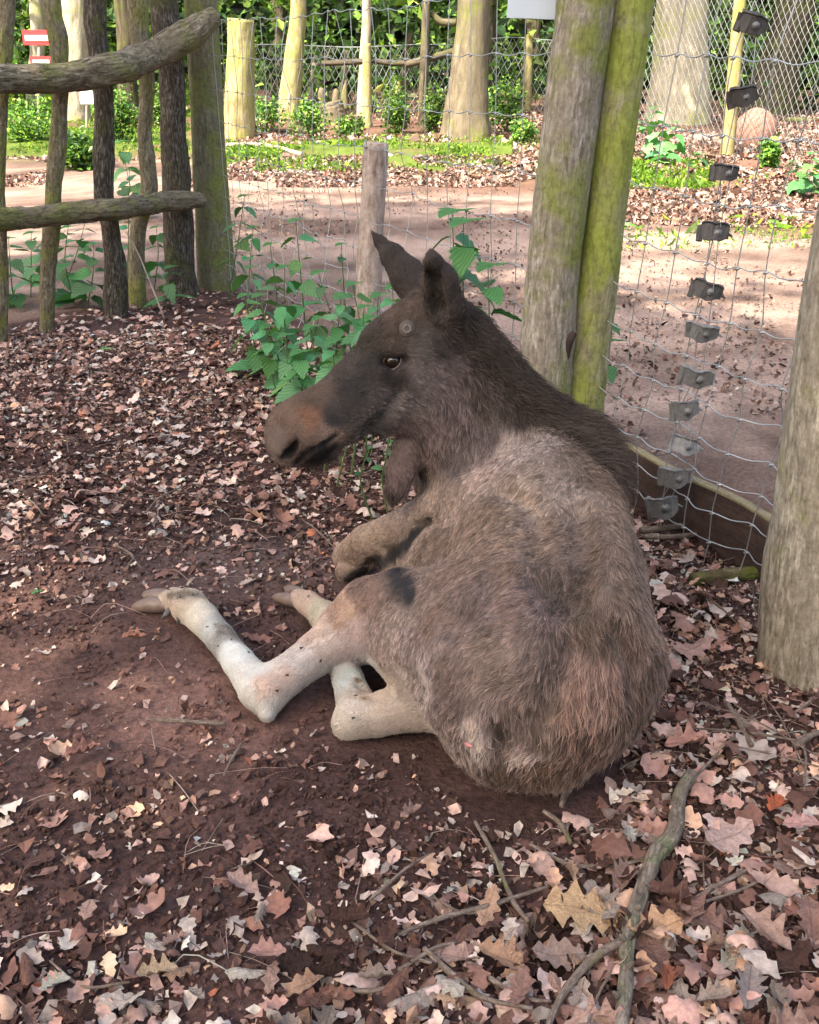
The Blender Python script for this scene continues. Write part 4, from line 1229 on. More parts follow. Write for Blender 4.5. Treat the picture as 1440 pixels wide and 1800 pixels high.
def bush(base, w, h, n, leaf, light, label, cat='bush', name='bush', group=None, mat=None, clumps=14):
    base = np.array([base[0], base[1], float(gh(base[0], base[1]))])
    root = empty(name, tuple(base))
    tag(root, label, cat, group)
    P = blob_pts(n, (0, 0, h * .45), (w * .5, w * .4, h * .5), clumps, .42) * (1 + .25 * rng.normal(0, 1, (n, 1)) * (rng.random((n, 1)) < .3))
    P[:, 2] = np.clip(P[:, 2], 0.02, None)
    V, F, c = quads(P, rng.normal(0, .6, (n, 3)) + [0, -.2, .9], leaf * rng.uniform(.6, 1.3, n), greens(n, light))
    f = mesh_np('foliage', V, F, M_green if leaf < .06 else M_far_green, root, cols=c, smooth=False); f['kind'] = 'stuff'
    st = []
    for i in range(6):
        t = P[rng.integers(0, n)]
        st.append(tube([(rng.normal(0, .03), rng.normal(0, .03), -.05), (t[0] * .4, t[1] * .4, t[2] * .5), tuple(t)], [h * .018, h * .012, h * .005], 6, 6))
    V, F, X = join(st)
    mesh_np('stems', V, F, M_twig, root, vec=X)
    return root

def tree(base, top, rb, rt, mat, label, crown=None, limbs=(), name='tree', flare=1.35, group=None, seed=0., bend=0.0, mid=None, height=7.0, cr=2.2, nleaf=2500, light=1.0):
    base = np.asarray(base, float); base = np.array([base[0], base[1], float(gh(base[0], base[1]))])
    root = empty(name, tuple(base)); tag(root, label, 'tree', group)
    top = np.asarray(top, float) - base
    d = top / max(top[2], .1)
    pts = [(0, 0, -.25), tuple(d * 0.12 * 2), tuple(d * 1.0 + np.array([bend, 0, 0])), tuple(d * 2.2), tuple(d * 2.2 + np.array([0, 0, (height - 2.2) * .5])), tuple(d * 2.2 + np.array([.1, 0, height - 2.2]))]
    rr = [rb * flare, rb * (1 + (flare - 1) * .45), rb, rt, rt * .7, rt * .3]
    V, F, X = tube(pts, rr, 36, 70, 0.16, 2.2 / max(rb * 3, .3), seed, rb * 0.06)
    mesh_np('trunk', V, F, mat, root, vec=X)
    for lp_, lr in limbs:
        V, F, X = tube([np.asarray(q) - base for q in lp_], lr, 10, 20, 0.15, 4, seed + 3)
        mesh_np('limb', V, F, mat, root, vec=X)
    # crown above the picture, which gives the shade
    c = d * 2.2 + np.array([0, 0, height - 2.0])
    for i in range(5):
        a = i * 1.256 + seed
        e = c + np.array([math.cos(a) * cr * .7, math.sin(a) * cr * .7, rng.uniform(-.6, .8)])
        V, F, X = tube([c + np.array([0, 0, -1.3]), (c + e) / 2 + np.array([0, 0, -.3]), e], [rt * .35, rt * .22, rt * .08], 8, 10, seed=seed)
        mesh_np('limb', V, F, mat, root, vec=X)
    nleaf = int(nleaf * 1.5)
    P = blob_pts(nleaf, c + np.array([0, 0, .3]), (cr, cr, cr * .45), 34, .30)
    V, F, cc = quads(P, rng.normal(0, .5, (nleaf, 3)) + [0, 0, 1], rng.uniform(.07, .15, nleaf), greens(nleaf, light))
    f = mesh_np('crown', V, F, M_far_green, root, cols=cc, smooth=False); f['kind'] = 'stuff'
    return root

# ------------------------------------------------------------------ trees of the wood beyond the path
def T(bpx, bpy_, rb_px, tpx, rt_px, mat, label, **kw):
    b = AZ(bpx, bpy_, 0.0)
    t = AY(tpx, 0, b[1])
    return tree(b, t, RP(rb_px, b), RP(rt_px, t), mat, label, **kw)

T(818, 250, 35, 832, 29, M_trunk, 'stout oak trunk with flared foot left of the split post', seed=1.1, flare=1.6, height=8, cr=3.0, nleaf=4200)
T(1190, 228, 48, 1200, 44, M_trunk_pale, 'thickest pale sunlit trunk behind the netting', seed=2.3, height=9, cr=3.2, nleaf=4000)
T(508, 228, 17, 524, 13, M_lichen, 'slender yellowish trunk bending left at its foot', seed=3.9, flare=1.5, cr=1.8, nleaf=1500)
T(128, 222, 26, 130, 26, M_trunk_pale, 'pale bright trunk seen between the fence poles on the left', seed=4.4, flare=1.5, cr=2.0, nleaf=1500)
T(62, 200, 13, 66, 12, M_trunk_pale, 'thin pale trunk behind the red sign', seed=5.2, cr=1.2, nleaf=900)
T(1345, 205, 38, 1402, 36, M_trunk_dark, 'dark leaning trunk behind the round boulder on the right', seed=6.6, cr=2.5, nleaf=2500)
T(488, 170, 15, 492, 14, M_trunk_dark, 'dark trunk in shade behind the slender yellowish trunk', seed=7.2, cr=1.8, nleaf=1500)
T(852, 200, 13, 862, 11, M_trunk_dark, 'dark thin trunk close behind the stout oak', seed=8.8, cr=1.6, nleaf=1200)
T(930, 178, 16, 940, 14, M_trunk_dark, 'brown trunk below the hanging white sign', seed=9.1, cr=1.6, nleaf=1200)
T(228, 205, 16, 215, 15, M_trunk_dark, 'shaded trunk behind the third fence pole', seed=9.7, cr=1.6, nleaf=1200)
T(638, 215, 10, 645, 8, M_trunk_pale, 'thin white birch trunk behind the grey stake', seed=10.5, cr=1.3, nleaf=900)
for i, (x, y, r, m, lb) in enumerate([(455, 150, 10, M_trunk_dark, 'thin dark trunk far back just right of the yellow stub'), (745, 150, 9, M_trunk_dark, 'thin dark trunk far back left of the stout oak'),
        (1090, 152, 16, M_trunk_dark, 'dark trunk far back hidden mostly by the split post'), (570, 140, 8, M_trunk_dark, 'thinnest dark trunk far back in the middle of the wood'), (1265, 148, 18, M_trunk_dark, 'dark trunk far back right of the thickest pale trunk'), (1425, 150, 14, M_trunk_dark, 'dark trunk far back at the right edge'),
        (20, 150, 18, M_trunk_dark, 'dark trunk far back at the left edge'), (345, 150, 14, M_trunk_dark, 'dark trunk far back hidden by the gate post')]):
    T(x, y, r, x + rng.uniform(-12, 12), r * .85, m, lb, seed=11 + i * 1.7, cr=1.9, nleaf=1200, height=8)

# unseen trees added outside the picture to shade the foreground and dapple the path
def shade_tree(x, y, h, cr, n, label, seed):
    root = tree((x, y, 0), (x + .1, y, 2.5), .28, .2, M_trunk_dark, label, height=h, cr=cr, nleaf=n, seed=seed)
    for ch in root.children:
        if ch.name.startswith('crown'): ch.name = 'crown'
    return root
shade_tree(-3.6, -2.4, 8.2, 3.0, 10500, 'unseen oak added behind the viewer on the left to shade the moose', 21.)
shade_tree(-1.6, -3.6, 7.4, 2.4, 3200, 'smaller unseen oak added straight behind the viewer for shade', 22.)
shade_tree(-6.2, 0.2, 8.0, 2.4, 3500, 'unseen oak added left of the picket fence for shade', 23.)
shade_tree(-5.4, 3.2, 8.4, 2.3, 2300, 'unseen oak added beyond the left end of the path for shade', 24.)
shade_tree(4.2, 3.6, 9.0, 1.8, 1500, 'unseen oak added beside the path on the right for shade', 25.)

# tall stub, covered with yellow lichen, left of the middle
def stub(bx, by, tx, ty, rb, rt, mat, name, label, cat, seed=0., n=40, seg=32, rough=.1, embed=.1, ridge=.004):
    b = AZ(bx, by, 0.0); b[2] = float(gh(b[0], b[1]))
    t = AY(tx, ty, b[1])
    V, F, X = tube([(0, 0, -embed), tuple((t - b) * .5), tuple(t - b)], [RP(rb, b) * 1.15, RP(rb, b), RP(rt, t)], seg, n, rough, 5, seed, ridge)
    o = mesh_np(name, V, F, mat, vec=X); o.location = b
    return tag(o, label, cat)
stub(420, 250, 424, 34, 25, 23, M_lichen, 'tree_stub', 'tall cut-off trunk covered in yellow lichen just right of the gate post', 'tree stub', 3.3, ridge=.01)
s_ = stub(588, 232, 580, 180, 24, 22, M_trunk, 'tree_stump', 'low broken mossy stump among green weeds', 'tree stump', 6.2, rough=.3, ridge=.03)
HS_ = float((AY(580, 180, AZ(588, 232)[1]))[2])
for i, (dx, h_) in enumerate(((-.2, .08), (.2, .22), (.05, .06))):
    V, F, X = tube([(dx, 0, HS_ * .4), (dx * 1.1, 0, HS_), (dx * 1.25, 0.02, HS_ + h_)], [.10, .07, .012], 8, 12, .35, 5, i)
    mesh_np('splinter', V, F, M_trunk, s_, vec=X)
# thin posts and poles of the far enclosure
for x0, y0, x1, y1, r, mt, lb in [
    (600, 190, 609, 88, 6, M_lichen, 'thin yellow-green leaning post of the far enclosure'),
    (646, 238, 645, 76, 8, M_lichen, 'yellow-green upright post behind the grey stake'),
    (545, 180, 557, 98, 6, M_stake, 'short brownish leaning post left in the far enclosure'),
    (573, 185, 575, 92, 5, M_trunk_dark, 'thin dark upright post of the far enclosure'),
    (706, 195, 722, 55, 7, M_trunk_dark, 'dark reddish leaning post of the far enclosure'),
    (742, 238, 750, 0, 8, M_trunk_dark, 'tall dark upright post left of the stout oak'),
    (690, 205, 704, 140, 6, M_lichen, 'short yellow-green prop leaning on the dark reddish post'),
    (926, 205, 932, 60, 7, M_lichen, 'yellow-brown post under the hanging white sign'),
    (968, 200, 966, 60, 5, M_trunk_dark, 'thin dark post next to the left edge of the split post'),
    (1277, 284, 1306, -60, 11, M_lichen, 'yellow-green leaning post holding the diagonal netting')]:
    stub(x0, y0, x1, y1, r, r * .9, mt, 'enclosure_post', lb, 'post', x0 * .1, seg=14, n=24)
Yp = AZ(742, 238)[1]
for pts, r, lb in ([((566, 112), (600, 110), (640, 108)), 5, 'dark horizontal pole at the left of the far enclosure'], [((640, 103), (680, 110), (718, 112)), 5, 'dark horizontal pole in the middle of the far enclosure'],
                   [((712, 114), (750, 104), (798, 90)), 6, 'dark pole rising to the right towards the stout oak'], [((757, 22), (775, 38), (802, 40)), 6, 'dark arched bough beside the stout oak']):
    W = [AY(x, y, Yp + .1) for x, y in pts]; b = W[0].copy()
    V, F, X = tube([w_ - b for w_ in W], [RP(r, b)], 12, 20, .12, 5, r)
    o = mesh_np('enclosure_pole', V, F, M_trunk_dark, vec=X); o.location = b
    tag(o, lb, 'pole')

# ------------------------------------------------------------------ netting
def netting(a, b, h0, h1, cell, rw, label, name='netting'):
    a, b = np.asarray(a, float), np.asarray(b, float)
    L = np.linalg.norm((b - a)[:2]); d = (b - a) / L; d[2] = 0
    nr = np.array([-d[1], d[0], 0])
    root = empty(name, (a[0], a[1], 0)); tag(root, label, 'netting')
    segs = []
    H = h1 - h0
    k = 0.55
    for sgn in (1, -1):
        u = -H * k if sgn > 0 else 0
        while u < (L if sgn > 0 else L + H * k):
            u0, z0, u1, z1 = u, h0, u + sgn * H * k, h1
            def cl(u0, z0, u1, z1):
                t0, t1 = 0., 1.
                for lim, s in ((0, 1), (L, -1)):
                    f0, f1 = (u0 - lim) * s, (u1 - lim) * s
                    if f0 < 0 and f1 < 0: return None
                    if f0 < 0: t0 = max(t0, f0 / (f0 - f1))
                    if f1 < 0: t1 = min(t1, f0 / (f0 - f1))
                return (t0, t1) if t1 > t0 else None
            c = cl(u0, z0, u1, z1)
            if c:
                P = []
                for t in np.linspace(c[0], c[1], 7):
                    uu, zz = u0 + (u1 - u0) * t, z0 + (z1 - z0) * t
                    P.append(d * uu + nr * .05 * math.sin(uu * 1.3 + zz) + np.array([.02 * math.sin(zz * 5 + uu), 0, zz + .02 * math.sin(uu * 4)]))
                segs.append(tube(P, [rw], 3, 7, cap=False)[:2])
            u += cell
    V, F = join(segs)
    o = mesh_np('mesh_wires', V, F, M_netwire, root); o['kind'] = 'stuff'
    for z in (h0 + .02, h1):
        V, F, _ = tube([d * L * t + np.array([0, 0, z + .03 * math.sin(t * 9)]) for t in np.linspace(0, 1, 12)], [rw * 1.6], 5, 24, cap=False)
        mesh_np('edge_wire', V, F, M_netwire, root)
    return root
netting(AZ(1095, 266), AZ(1640, 300), 0.0, 2.5, 0.085, 0.0045, 'fine diagonal wire netting hung on the leaning yellow-green post')
netting(AZ(425, 205), AZ(800, 205), 0.0, 1.55, 0.16, 0.008, 'grey netting round the far enclosure between the thin posts')
netting(AZ(860, 205), AZ(1060, 205), 0.0, 1.7, 0.16, 0.008, 'grey netting behind the bush left of the split post')

# ------------------------------------------------------------------ boulder, logs
def rock(c, r, sc, mat, name, label, cat, seed=0.):
    V, F = sphere((0, 0, 0), 1.0, (1, 1, 1), 36, 22)
    V = V * (1 + 0.10 * fbm(V * 1.3 + seed, 4)[:, None]) * r * np.array(sc)
    o = mesh_np(name, V, F, mat); o.location = c
    return tag(o, label, cat)
b = AZ(1326, 268)
rock((b[0], b[1] + .1, RP(34, b)), RP(40, b), (.92, .8, .98), plain_mat('pink_sandstone', (0.30, 0.165, 0.135), .85, nscale=9, bumpd=.01), 'boulder', 'rounded pink sandstone boulder beside the leaning yellow-green post', 'boulder', 2.)
def log(pts, r, mat, label, name='log', Y=None, seed=0., z=None, cat='log'):
    W = [AZ(x, y, 0.0) for x, y in pts]
    for w_ in W: w_[2] = float(gh(w_[0], w_[1])) + RP(r, w_) * .7 + (z or 0)
    b = W[0].copy()
    V, F, X = tube([w_ - b for w_ in W], [RP(r, w_) for w_ in W], 16, 30, .15, 9, seed, .003)
    o = mesh_np(name, V, F, mat, vec=X); o.location = b
    return tag(o, label, cat)
log([(400, 268), (470, 270), (530, 282)], 4, M_stake, 'pale thin log lying on the grass right of the gate post')
log([(1296, 200), (1345, 196)], 8, M_trunk_pale, 'short pale log behind the boulder', seed=3.)
log([(940, 182), (990, 186)], 5, M_trunk_dark, 'dark log lying left of the split post in the wood', seed=2.)
log([(1385, 196), (1470, 200)], 6, M_trunk_dark, 'upper dark log lying across the slope at the right edge', seed=5.)
log([(1375, 222), (1470, 228)], 5, M_trunk_dark, 'lower dark log lying across the slope at the right edge', seed=6.)
log([(1215, 1033), (1280, 1022), (1342, 1012)], 13, bark_mat('mossy_log', (.04, .03, .015), (.10, .075, .04), (.2, .15, .1), (.10, .13, .02), .7, scale=16, bumpd=.003, moss_scale=9), 'short mossy dead log below the fence board', seed=8.)

# ------------------------------------------------------------------ signs
m_white = plain_mat('sign_white', (0.78, 0.80, 0.84), 0.5, nscale=8, var=.04, bumpd=.0003)
m_red = plain_mat('sign_red', (0.70, 0.05, 0.06), 0.5, nscale=8, var=.1, bumpd=.0003)
def board_sign(px, py, Y, w, h, root, name, mat, yaw=0.0, roll=0.0, th=.012, dz=0.0, dy=0.0):
    p = AY(px, py, Y) + np.array([0, dy, dz])
    V, F = box((0, 0, 0), RP(w, p), th, RP(h, p), Matrix.Rotation(yaw, 4, 'Z') @ Matrix.Rotation(roll, 4, 'Y'))
    o = mesh_np(name, V + p - np.array(root.location), F, mat, root, smooth=False)
    return o
r1 = empty('red_sign', tuple(AZ(66, 245) * np.array([1, 1, 0])))
tag(r1, 'red and white sign on a pale post seen between the two leftmost poles', 'sign')
Ys = r1.location.y
board_sign(65, 66, Ys, 50, 24, r1, 'board', m_red)
board_sign(65, 67, Ys - .011, 42, 9, r1, 'white_stripe', m_white)
board_sign(72, 106, Ys, 36, 13, r1, 'lower_board', m_red)
board_sign(72, 108, Ys - .011, 30, 5, r1, 'white_stripe', m_white)
W = [AZ(66, 245), AY(68, 56, Ys)]; W = [w_ + np.array([0, .04, 0]) - np.array(r1.location) for w_ in W]
V, F, X = tube(W, [.028], 10, 10); mesh_np('post', V, F, M_trunk_pale, r1, vec=X)
r2 = empty('notice', tuple(AZ(152, 236) * np.array([1, 1, 0])))
tag(r2, 'small white notice on a thin pinkish stake behind the fence poles', 'sign')
board_sign(152, 171, r2.location.y, 24, 22, r2, 'board', m_white)
W = [AZ(152, 236), AY(152, 165, r2.location.y)]; W = [w_ + np.array([0, .03, 0]) - np.array(r2.location) for w_ in W]
V, F, X = tube(W, [.026], 10, 10); mesh_np('post', V, F, M_stake, r2, vec=X)
p = AY(938, 4, 3.12)
r3 = empty('hanging_sign', tuple(p)); tag(r3, 'pale blue-white board hanging at the top beside the split post', 'sign')
board_sign(936, 2, 3.12, 86, 56, r3, 'board', plain_mat('board_bluewhite', (0.60, 0.68, 0.80), .4, nscale=5, var=.05, bumpd=.0002), roll=.03)
for dx in (-36, 34):
    q = AY(936 + dx, -22, 3.11) - p
    V, F, X = tube([q, q + np.array([0, -.02, .06]), q + np.array([0, -.045, .1])], [.0015], 5, 8, cap=False)
    mesh_np('hanging_wire', V, F, M_wire, r3)

# ------------------------------------------------------------------ bushes and weeds beyond the path
BB = [(465, 243, 62, 58, 1.7, 'round bright green bush right of the yellow stub'), (545, 258, 70, 70, 1.5, 'leafy weeds left of the broken stump'), (610, 250, 60, 40, 1.2, 'low weeds right of the broken stump'),
      (700, 248, 70, 76, 1.1, 'bush behind the stake between the dark posts'), (765, 245, 50, 70, .9, 'dark narrow bush left of the stout oak'), (885, 240, 75, 80, 1.3, 'green bush right of the stout oak'),
      (918, 265, 44, 40, 1.8, 'light low weed right of the stout oak'), 
      (1350, 300, 30, 40, 1.7, 'small pale weed in front of the boulder'), (60, 262, 110, 70, 1.7, 'broad bright weeds seen between the leftmost fence poles'), (215, 262, 60, 90, 1.4, 'bright weeds behind the third fence pole'),
      (290, 235, 50, 80, 1.0, 'dark bush seen beside the gate post'), (140, 300, 70, 60, 1.2, 'weeds by the path left of the third fence pole')]
for x, y, w_, h_, l_, lb in BB:
    b = AZ(x, y)
    bush(b, RP(w_, b), RP(h_, b), int(900 * max(1, w_ * h_ / 4000)), RP(3.6, b) if y < 280 else RP(6.5, b), l_, lb, clumps=16)

# the wood itself: understorey that reads as one mass
n = 46000
P = np.stack([rng.uniform(-26, 26, n), rng.uniform(25, 44, n), rng.uniform(0, 1, n) ** 1.1 * 9], -1)
P = P + 0.8 * np.stack([fbm(P * .5 + k * 7, 2) for k in range(3)], -1)
keep = fbm(P * np.array([.55, .3, .7]), 3) > -0.12
P = P[keep]
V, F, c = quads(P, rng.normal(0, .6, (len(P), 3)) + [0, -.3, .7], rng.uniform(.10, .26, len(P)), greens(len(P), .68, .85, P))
o = mesh_np('woodland_foliage', V, F, M_far_green, cols=c, smooth=False)
tag(o, 'dense green understorey of the wood beyond the path', 'foliage', kind='stuff')
n = 26000
P = np.stack([rng.uniform(-34, 34, n), rng.uniform(44, 50, n), rng.uniform(0, 1, n) * 14], -1)
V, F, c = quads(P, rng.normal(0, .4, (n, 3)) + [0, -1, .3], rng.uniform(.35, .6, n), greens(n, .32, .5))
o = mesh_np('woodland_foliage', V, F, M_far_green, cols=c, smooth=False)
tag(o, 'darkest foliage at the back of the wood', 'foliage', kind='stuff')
# side woods and the edge behind the viewer
for (x0, x1, y0, y1) in ((-16, -11, 0, 26), (12, 17, -2, 26), (-14, 14, -12, -9)):
    n = 7000
    P = np.stack([rng.uniform(x0, x1, n), rng.uniform(y0, y1, n), rng.uniform(0, 1, n) * 7], -1)
    V, F, c = quads(P, rng.normal(0, .7, (n, 3)) + [0, 0, .5], rng.uniform(.2, .4, n), greens(n, 1.0, .4))
    o = mesh_np('woodland_foliage', V, F, M_far_green, cols=c, smooth=False)
    tag(o, 'green foliage of the wood beside the clearing', 'foliage', kind='stuff')

# grass and low plants: counted by nobody
def grass(poly, n, size, light, label, name='grass'):
    """poly: pixel box list (x0, x1, y0, y1) on the ground"""
    C = []
    for x0, x1, y0, y1, m in poly:
        a = rng.uniform(0, 1, (int(n * m), 2))
        for u, v in a:
            pass
        px = x0 + (x1 - x0) * a[:, 0]
        Y0, Y1 = AZ(x0, y1)[1], AZ(x0, y0)[1]
        Y = Y0 + (Y1 - Y0) * a[:, 1]
        X = (px - 720) / FPX * (Y * CP + CAM_H * SP)
        C.append(np.stack([X, Y, gh(X, Y)], -1))
    C = np.vstack(C)
    C = C[fbm(C * np.array([1.3, .8, 0]), 3) > -0.15]
    n = len(C)
    hgt = size * rng.lognormal(0, .4, n)
    Nn = rng.normal(0, 1, (n, 3)) * [1, 1, .25]
    V, F, c = quads(C + np.array([0, 0, 1]) * hgt[:, None] * .5, Nn, hgt, greens(n, light, .3) * np.array([1.25, 1.1, .7]), .22, .3)
    o = mesh_np(name, V, F, M_green, cols=c, smooth=False)
    return tag(o, label, 'grass', kind='stuff')
grass([(-60, 335, 205, 278, 1.0), (400, 640, 258, 306, .8), (640, 960, 250, 300, .45), (1100, 1250, 288, 335, .45)], 16000, .028, 1.25, 'bright green grass and moss along the far side of the path')
grass([(-60, 335, 150, 215, 1.0)], 7000, .14, 1.5, 'tall bright herbage beyond the picket fence')
grass([(1090, 1440, 385, 440, .3), (960, 1440, 300, 330, .2)], 1500, .03, 1.7, 'sparse green tufts on the right side of the path')

# ------------------------------------------------------------------ nettles
def leaf_template(n=9, serr=.10, wid=.36, curl=.25):
    V, F, X = [], [], []
    for i in range(n + 1):
        t = i / n
        w_ = wid * (math.sin(math.pi * min(1, t ** .62)) ** .8 if 0 < t < 1 else 0.02) * (1 + (serr if i % 2 else -serr))
        z = -curl * t * t + .02 * math.sin(t * 9)
        V += [(t, -w_, z + .18 * w_), (t, 0, z), (t, w_, z + .18 * w_)]
    for i in range(n):
        a = i * 3
        F += [(a, a + 1, a + 4, a + 3), (a + 1, a + 2, a + 5, a + 4)]
    return np.array(V), np.array(F)
M_nettle, nt, b_ = mat_base('nettle_leaf', .5, .35)
oi = N(nt, 'ShaderNodeObjectInfo'); tc = N(nt, 'ShaderNodeTexCoord').outputs['Object']
wv = N(nt, 'ShaderNodeTexWave', wave_type='BANDS', bands_direction='DIAGONAL', inp={'Scale': 5.0, 'Distortion': 1.5})
nt.links.new(tc, wv.inputs[0])
c = mixc(nt, 1.0, oi.outputs['Color'], ramp(nt, wv.outputs[1], [(0, (.72, .72, .72)), (.6, (1.1, 1.1, 1.1))]), 'MULTIPLY')
nt.links.new(c, b_.inputs['Base Color']); bump(nt, b_, wv.outputs[1], .5, .003)
tr = N(nt, 'ShaderNodeBsdfTranslucent'); nt.links.new(mixc(nt, 1., c, (1.2, 1.3, .6, 1), 'MULTIPLY'), tr.inputs[0])
mx = N(nt, 'ShaderNodeMixShader'); mx.inputs[0].default_value = .25
nt.links.new(b_.outputs[0], mx.inputs[1]); nt.links.new(tr.outputs[0], mx.inputs[2]); nt.links.new(mx.outputs[0], nt.nodes['Material Output'].inputs['Surface'])
NL = []
for k in range(4):
    V, F = leaf_template(10, .09 + .02 * k, .30 + .05 * (k % 3), .15 + .12 * k)
    me_o = mesh_np('leaf', V, F, M_nettle); NL.append(me_o.data); bpy.data.objects.remove(me_o)
M_stem = plain_mat('nettle_stem', (.07, .13, .04), .6, nscale=50)
def nettle(base, topv, npairs, size, label, group, light=1.0, start=.15):
    base = np.asarray(base, float); topv = np.asarray(topv, float)
    root = empty('nettle', tuple(base)); tag(root, label, 'nettle', group)
    d = topv - base
    mid_ = d * .5 + np.array([rng.normal(0, .02), rng.normal(0, .02), .02])
    pts = catmull([(0, 0, -.02), mid_, d], 30)
    V, F, X = tube(pts, [.0035, .003, .0015], 6, 20)
    mesh_np('stem', V, F, M_stem, root)
    ang = rng.uniform(0, 3)
    for i in range(npairs):
        s = start + (1 - start) * (i + .5) / npairs
        p = pts[min(29, int(s * 29))]
        ang += 1.57 + rng.normal(0, .2)
        sz = size * (1.15 - .65 * s ** 2) * rng.uniform(.8, 1.15)
        for side in (0, math.pi):
            o = bpy.data.objects.new('leaf', NL[rng.integers(0, 4)]); COL.objects.link(o)
            o.parent = root
            a = ang + side + rng.normal(0, .15)
            o.location = p + np.array([math.cos(a), math.sin(a), 0]) * .006
            o.rotation_euler = (rng.normal(0, .3), rng.normal(.12, .28), a)
            o.scale = (sz, sz, sz)
            c = np.array([.06, .185, .075]) * light * rng.uniform(.7, 1.45) * np.array([rng.uniform(.7, 1.5), 1, rng.uniform(.7, 1.2)])
            o.color = (*c, 1)
    for side in range(3):
        o = bpy.data.objects.new('leaf', NL[side]); COL.objects.link(o); o.parent = root
        o.location = d; o.scale = (size * .42,) * 3; o.rotation_euler = (0, -.3, side * 2.1)
        o.color = (.06, .2, .05, 1)
    return root
def NT(bx, by, tx, ty, Y, npairs, size, label, group, light=1.0, start=.15):
    if Y < 3.65: start = max(start, .52)
    b = AY(bx, by, Y); b[2] = float(gh(b[0], b[1]))
    # keep the stem foot on the ground below the given column
    t = AY(tx, ty, Y + rng.uniform(-.08, .08))
    return nettle(b, t, npairs, size, label, group, light, start)
g1 = 'nettles growing along the wire fence'
def weed(x, y, tx, ty, k, s, lb, l=1.2):
    b = AZ(x, y); t = AY(tx, ty, b[1]); b[2] = float(gh(b[0], b[1]))
    r_ = nettle(b, t, k, s, lb, None, l, .1); r_.name = 'weed'; r_['category'] = 'weed'
weed(1165, 292, 1150, 190, 5, .26, 'tallest bright broad-leaved weed right of the split post', 1.7)
weed(1150, 290, 1128, 215, 4, .24, 'shorter bright weed touching the right side of the split post', 1.5)
weed(1175, 294, 1190, 215, 4, .22, 'bright weed in front of the thickest pale trunk', 1.4)
weed(1160, 300, 1170, 262, 3, .20, 'lowest pale weed under the tall broad-leaved one', 1.9)
weed(1225, 302, 1225, 270, 3, .20, 'dull green weed at the foot of the thickest pale trunk', .9)
weed(1405, 345, 1395, 285, 4, .20, 'left one of the weeds at the right edge beyond the fence', 1.0)
weed(1425, 350, 1425, 270, 5, .22, 'tallest weed at the right edge beyond the fence', 1.0)
weed(1440, 340, 1455, 290, 4, .20, 'weed cut by the right edge beyond the fence', 1.1)
NT(545, 640, 520, 388, 4.1, 6, .12, 'tallest nettle left of the grey stake', g1)
NT(490, 600, 475, 430, 4.2, 4, .11, 'nettle with leaves by the gate post foot', g1)
NT(590, 640, 560, 480, 3.8, 5, .12, 'nettle close left of the grey stake', g1, 1.0, .05)
NT(530, 640, 455, 520, 3.7, 4, .10, 'nettle leaning left above the leaf litter', g1, 1.0, .05)
NT(560, 640, 500, 590, 3.3, 3, .09, 'low nettle sprawling above the muzzle', g1, 1.25, .05)
NT(600, 650, 545, 575, 3.2, 4, .09, 'bright nettle just above the bridge of the nose', g1, 1.35, .05)
NT(640, 640, 620, 500, 3.3, 4, .10, 'nettle in front of the grey stake', g1, 1.1, .05)
NT(670, 640, 690, 505, 3.1, 4, .10, 'bright nettle just left of the pointed far ear', g1, 1.3, .1)
NT(520, 640, 560, 560, 3.5, 4, .10, 'nettle in the middle of the low clump', g1, .9, .05)
NT(580, 640, 640, 540, 3.0, 3, .085, 'small nettle right above the forehead', g1, 1.3, .1)
NT(620, 600, 600, 430, 4.3, 4, .10, 'slender nettle behind the low clump', g1, .8, .2)
NT(470, 560, 440, 470, 4.6, 3, .10, 'nettle at the right foot of the gate post', g1, .9, .1)
NT(770, 640, 795, 375, 3.5, 3, .21, 'nettle rising between the two ears with broad leaves', g1, 1.0, .5)
NT(860, 640, 815, 392, 3.4, 3, .20, 'nettle rising right of the near ear with hanging leaves', g1, 1.0, .5)
NT(870, 640, 858, 470, 3.3, 3, .17, 'nettle with drooping leaves in front of the split post', g1, .9, .4)
NT(1050, 700, 1072, 545, 3.35, 3, .10, 'nettle peeping out right of the split post', g1, .8, .3)
NT(395, 500, 430, 345, 5.6, 4, .13, 'nettle on the path side of the gate post', g1, .9, .3)
NT(430, 520, 445, 400, 5.3, 3, .12, 'nettle with sagging leaves beside the gate post', g1, .9, .3)
for i_, (a_, b_2, c_, d_, e_) in enumerate([(500, 640, 470, 575, 3.6), (560, 650, 585, 600, 3.15), (540, 660, 525, 620, 3.15), (610, 650, 650, 560, 3.1), (590, 650, 600, 520, 3.5), (520, 620, 500, 470, 4.0), (460, 600, 430, 520, 4.3), (650, 640, 665, 520, 3.3)]):
    NT(a_, b_2, c_, d_, e_, 5, .115, ['nettle at the left end of the low clump', 'nettle touching the bridge of the nose', 'lowest bright nettle above the muzzle', 'nettle before the forehead', 'nettle in the heart of the clump', 'upright nettle left in the clump', 'nettle leaning on the gate post foot', 'nettle at the foot of the grey stake'][i_], g1, 1.25, .05)
NT(660, 820, 650, 788, 2.75, 2, .03, 'small nettle sprig under the jaw', g1, 1.1, .1)
NT(690, 820, 690, 776, 2.7, 2, .035, 'tiny sprig beside the bell of the throat', g1, 1.1, .1)
g2 = 'nettles behind the picket fence'
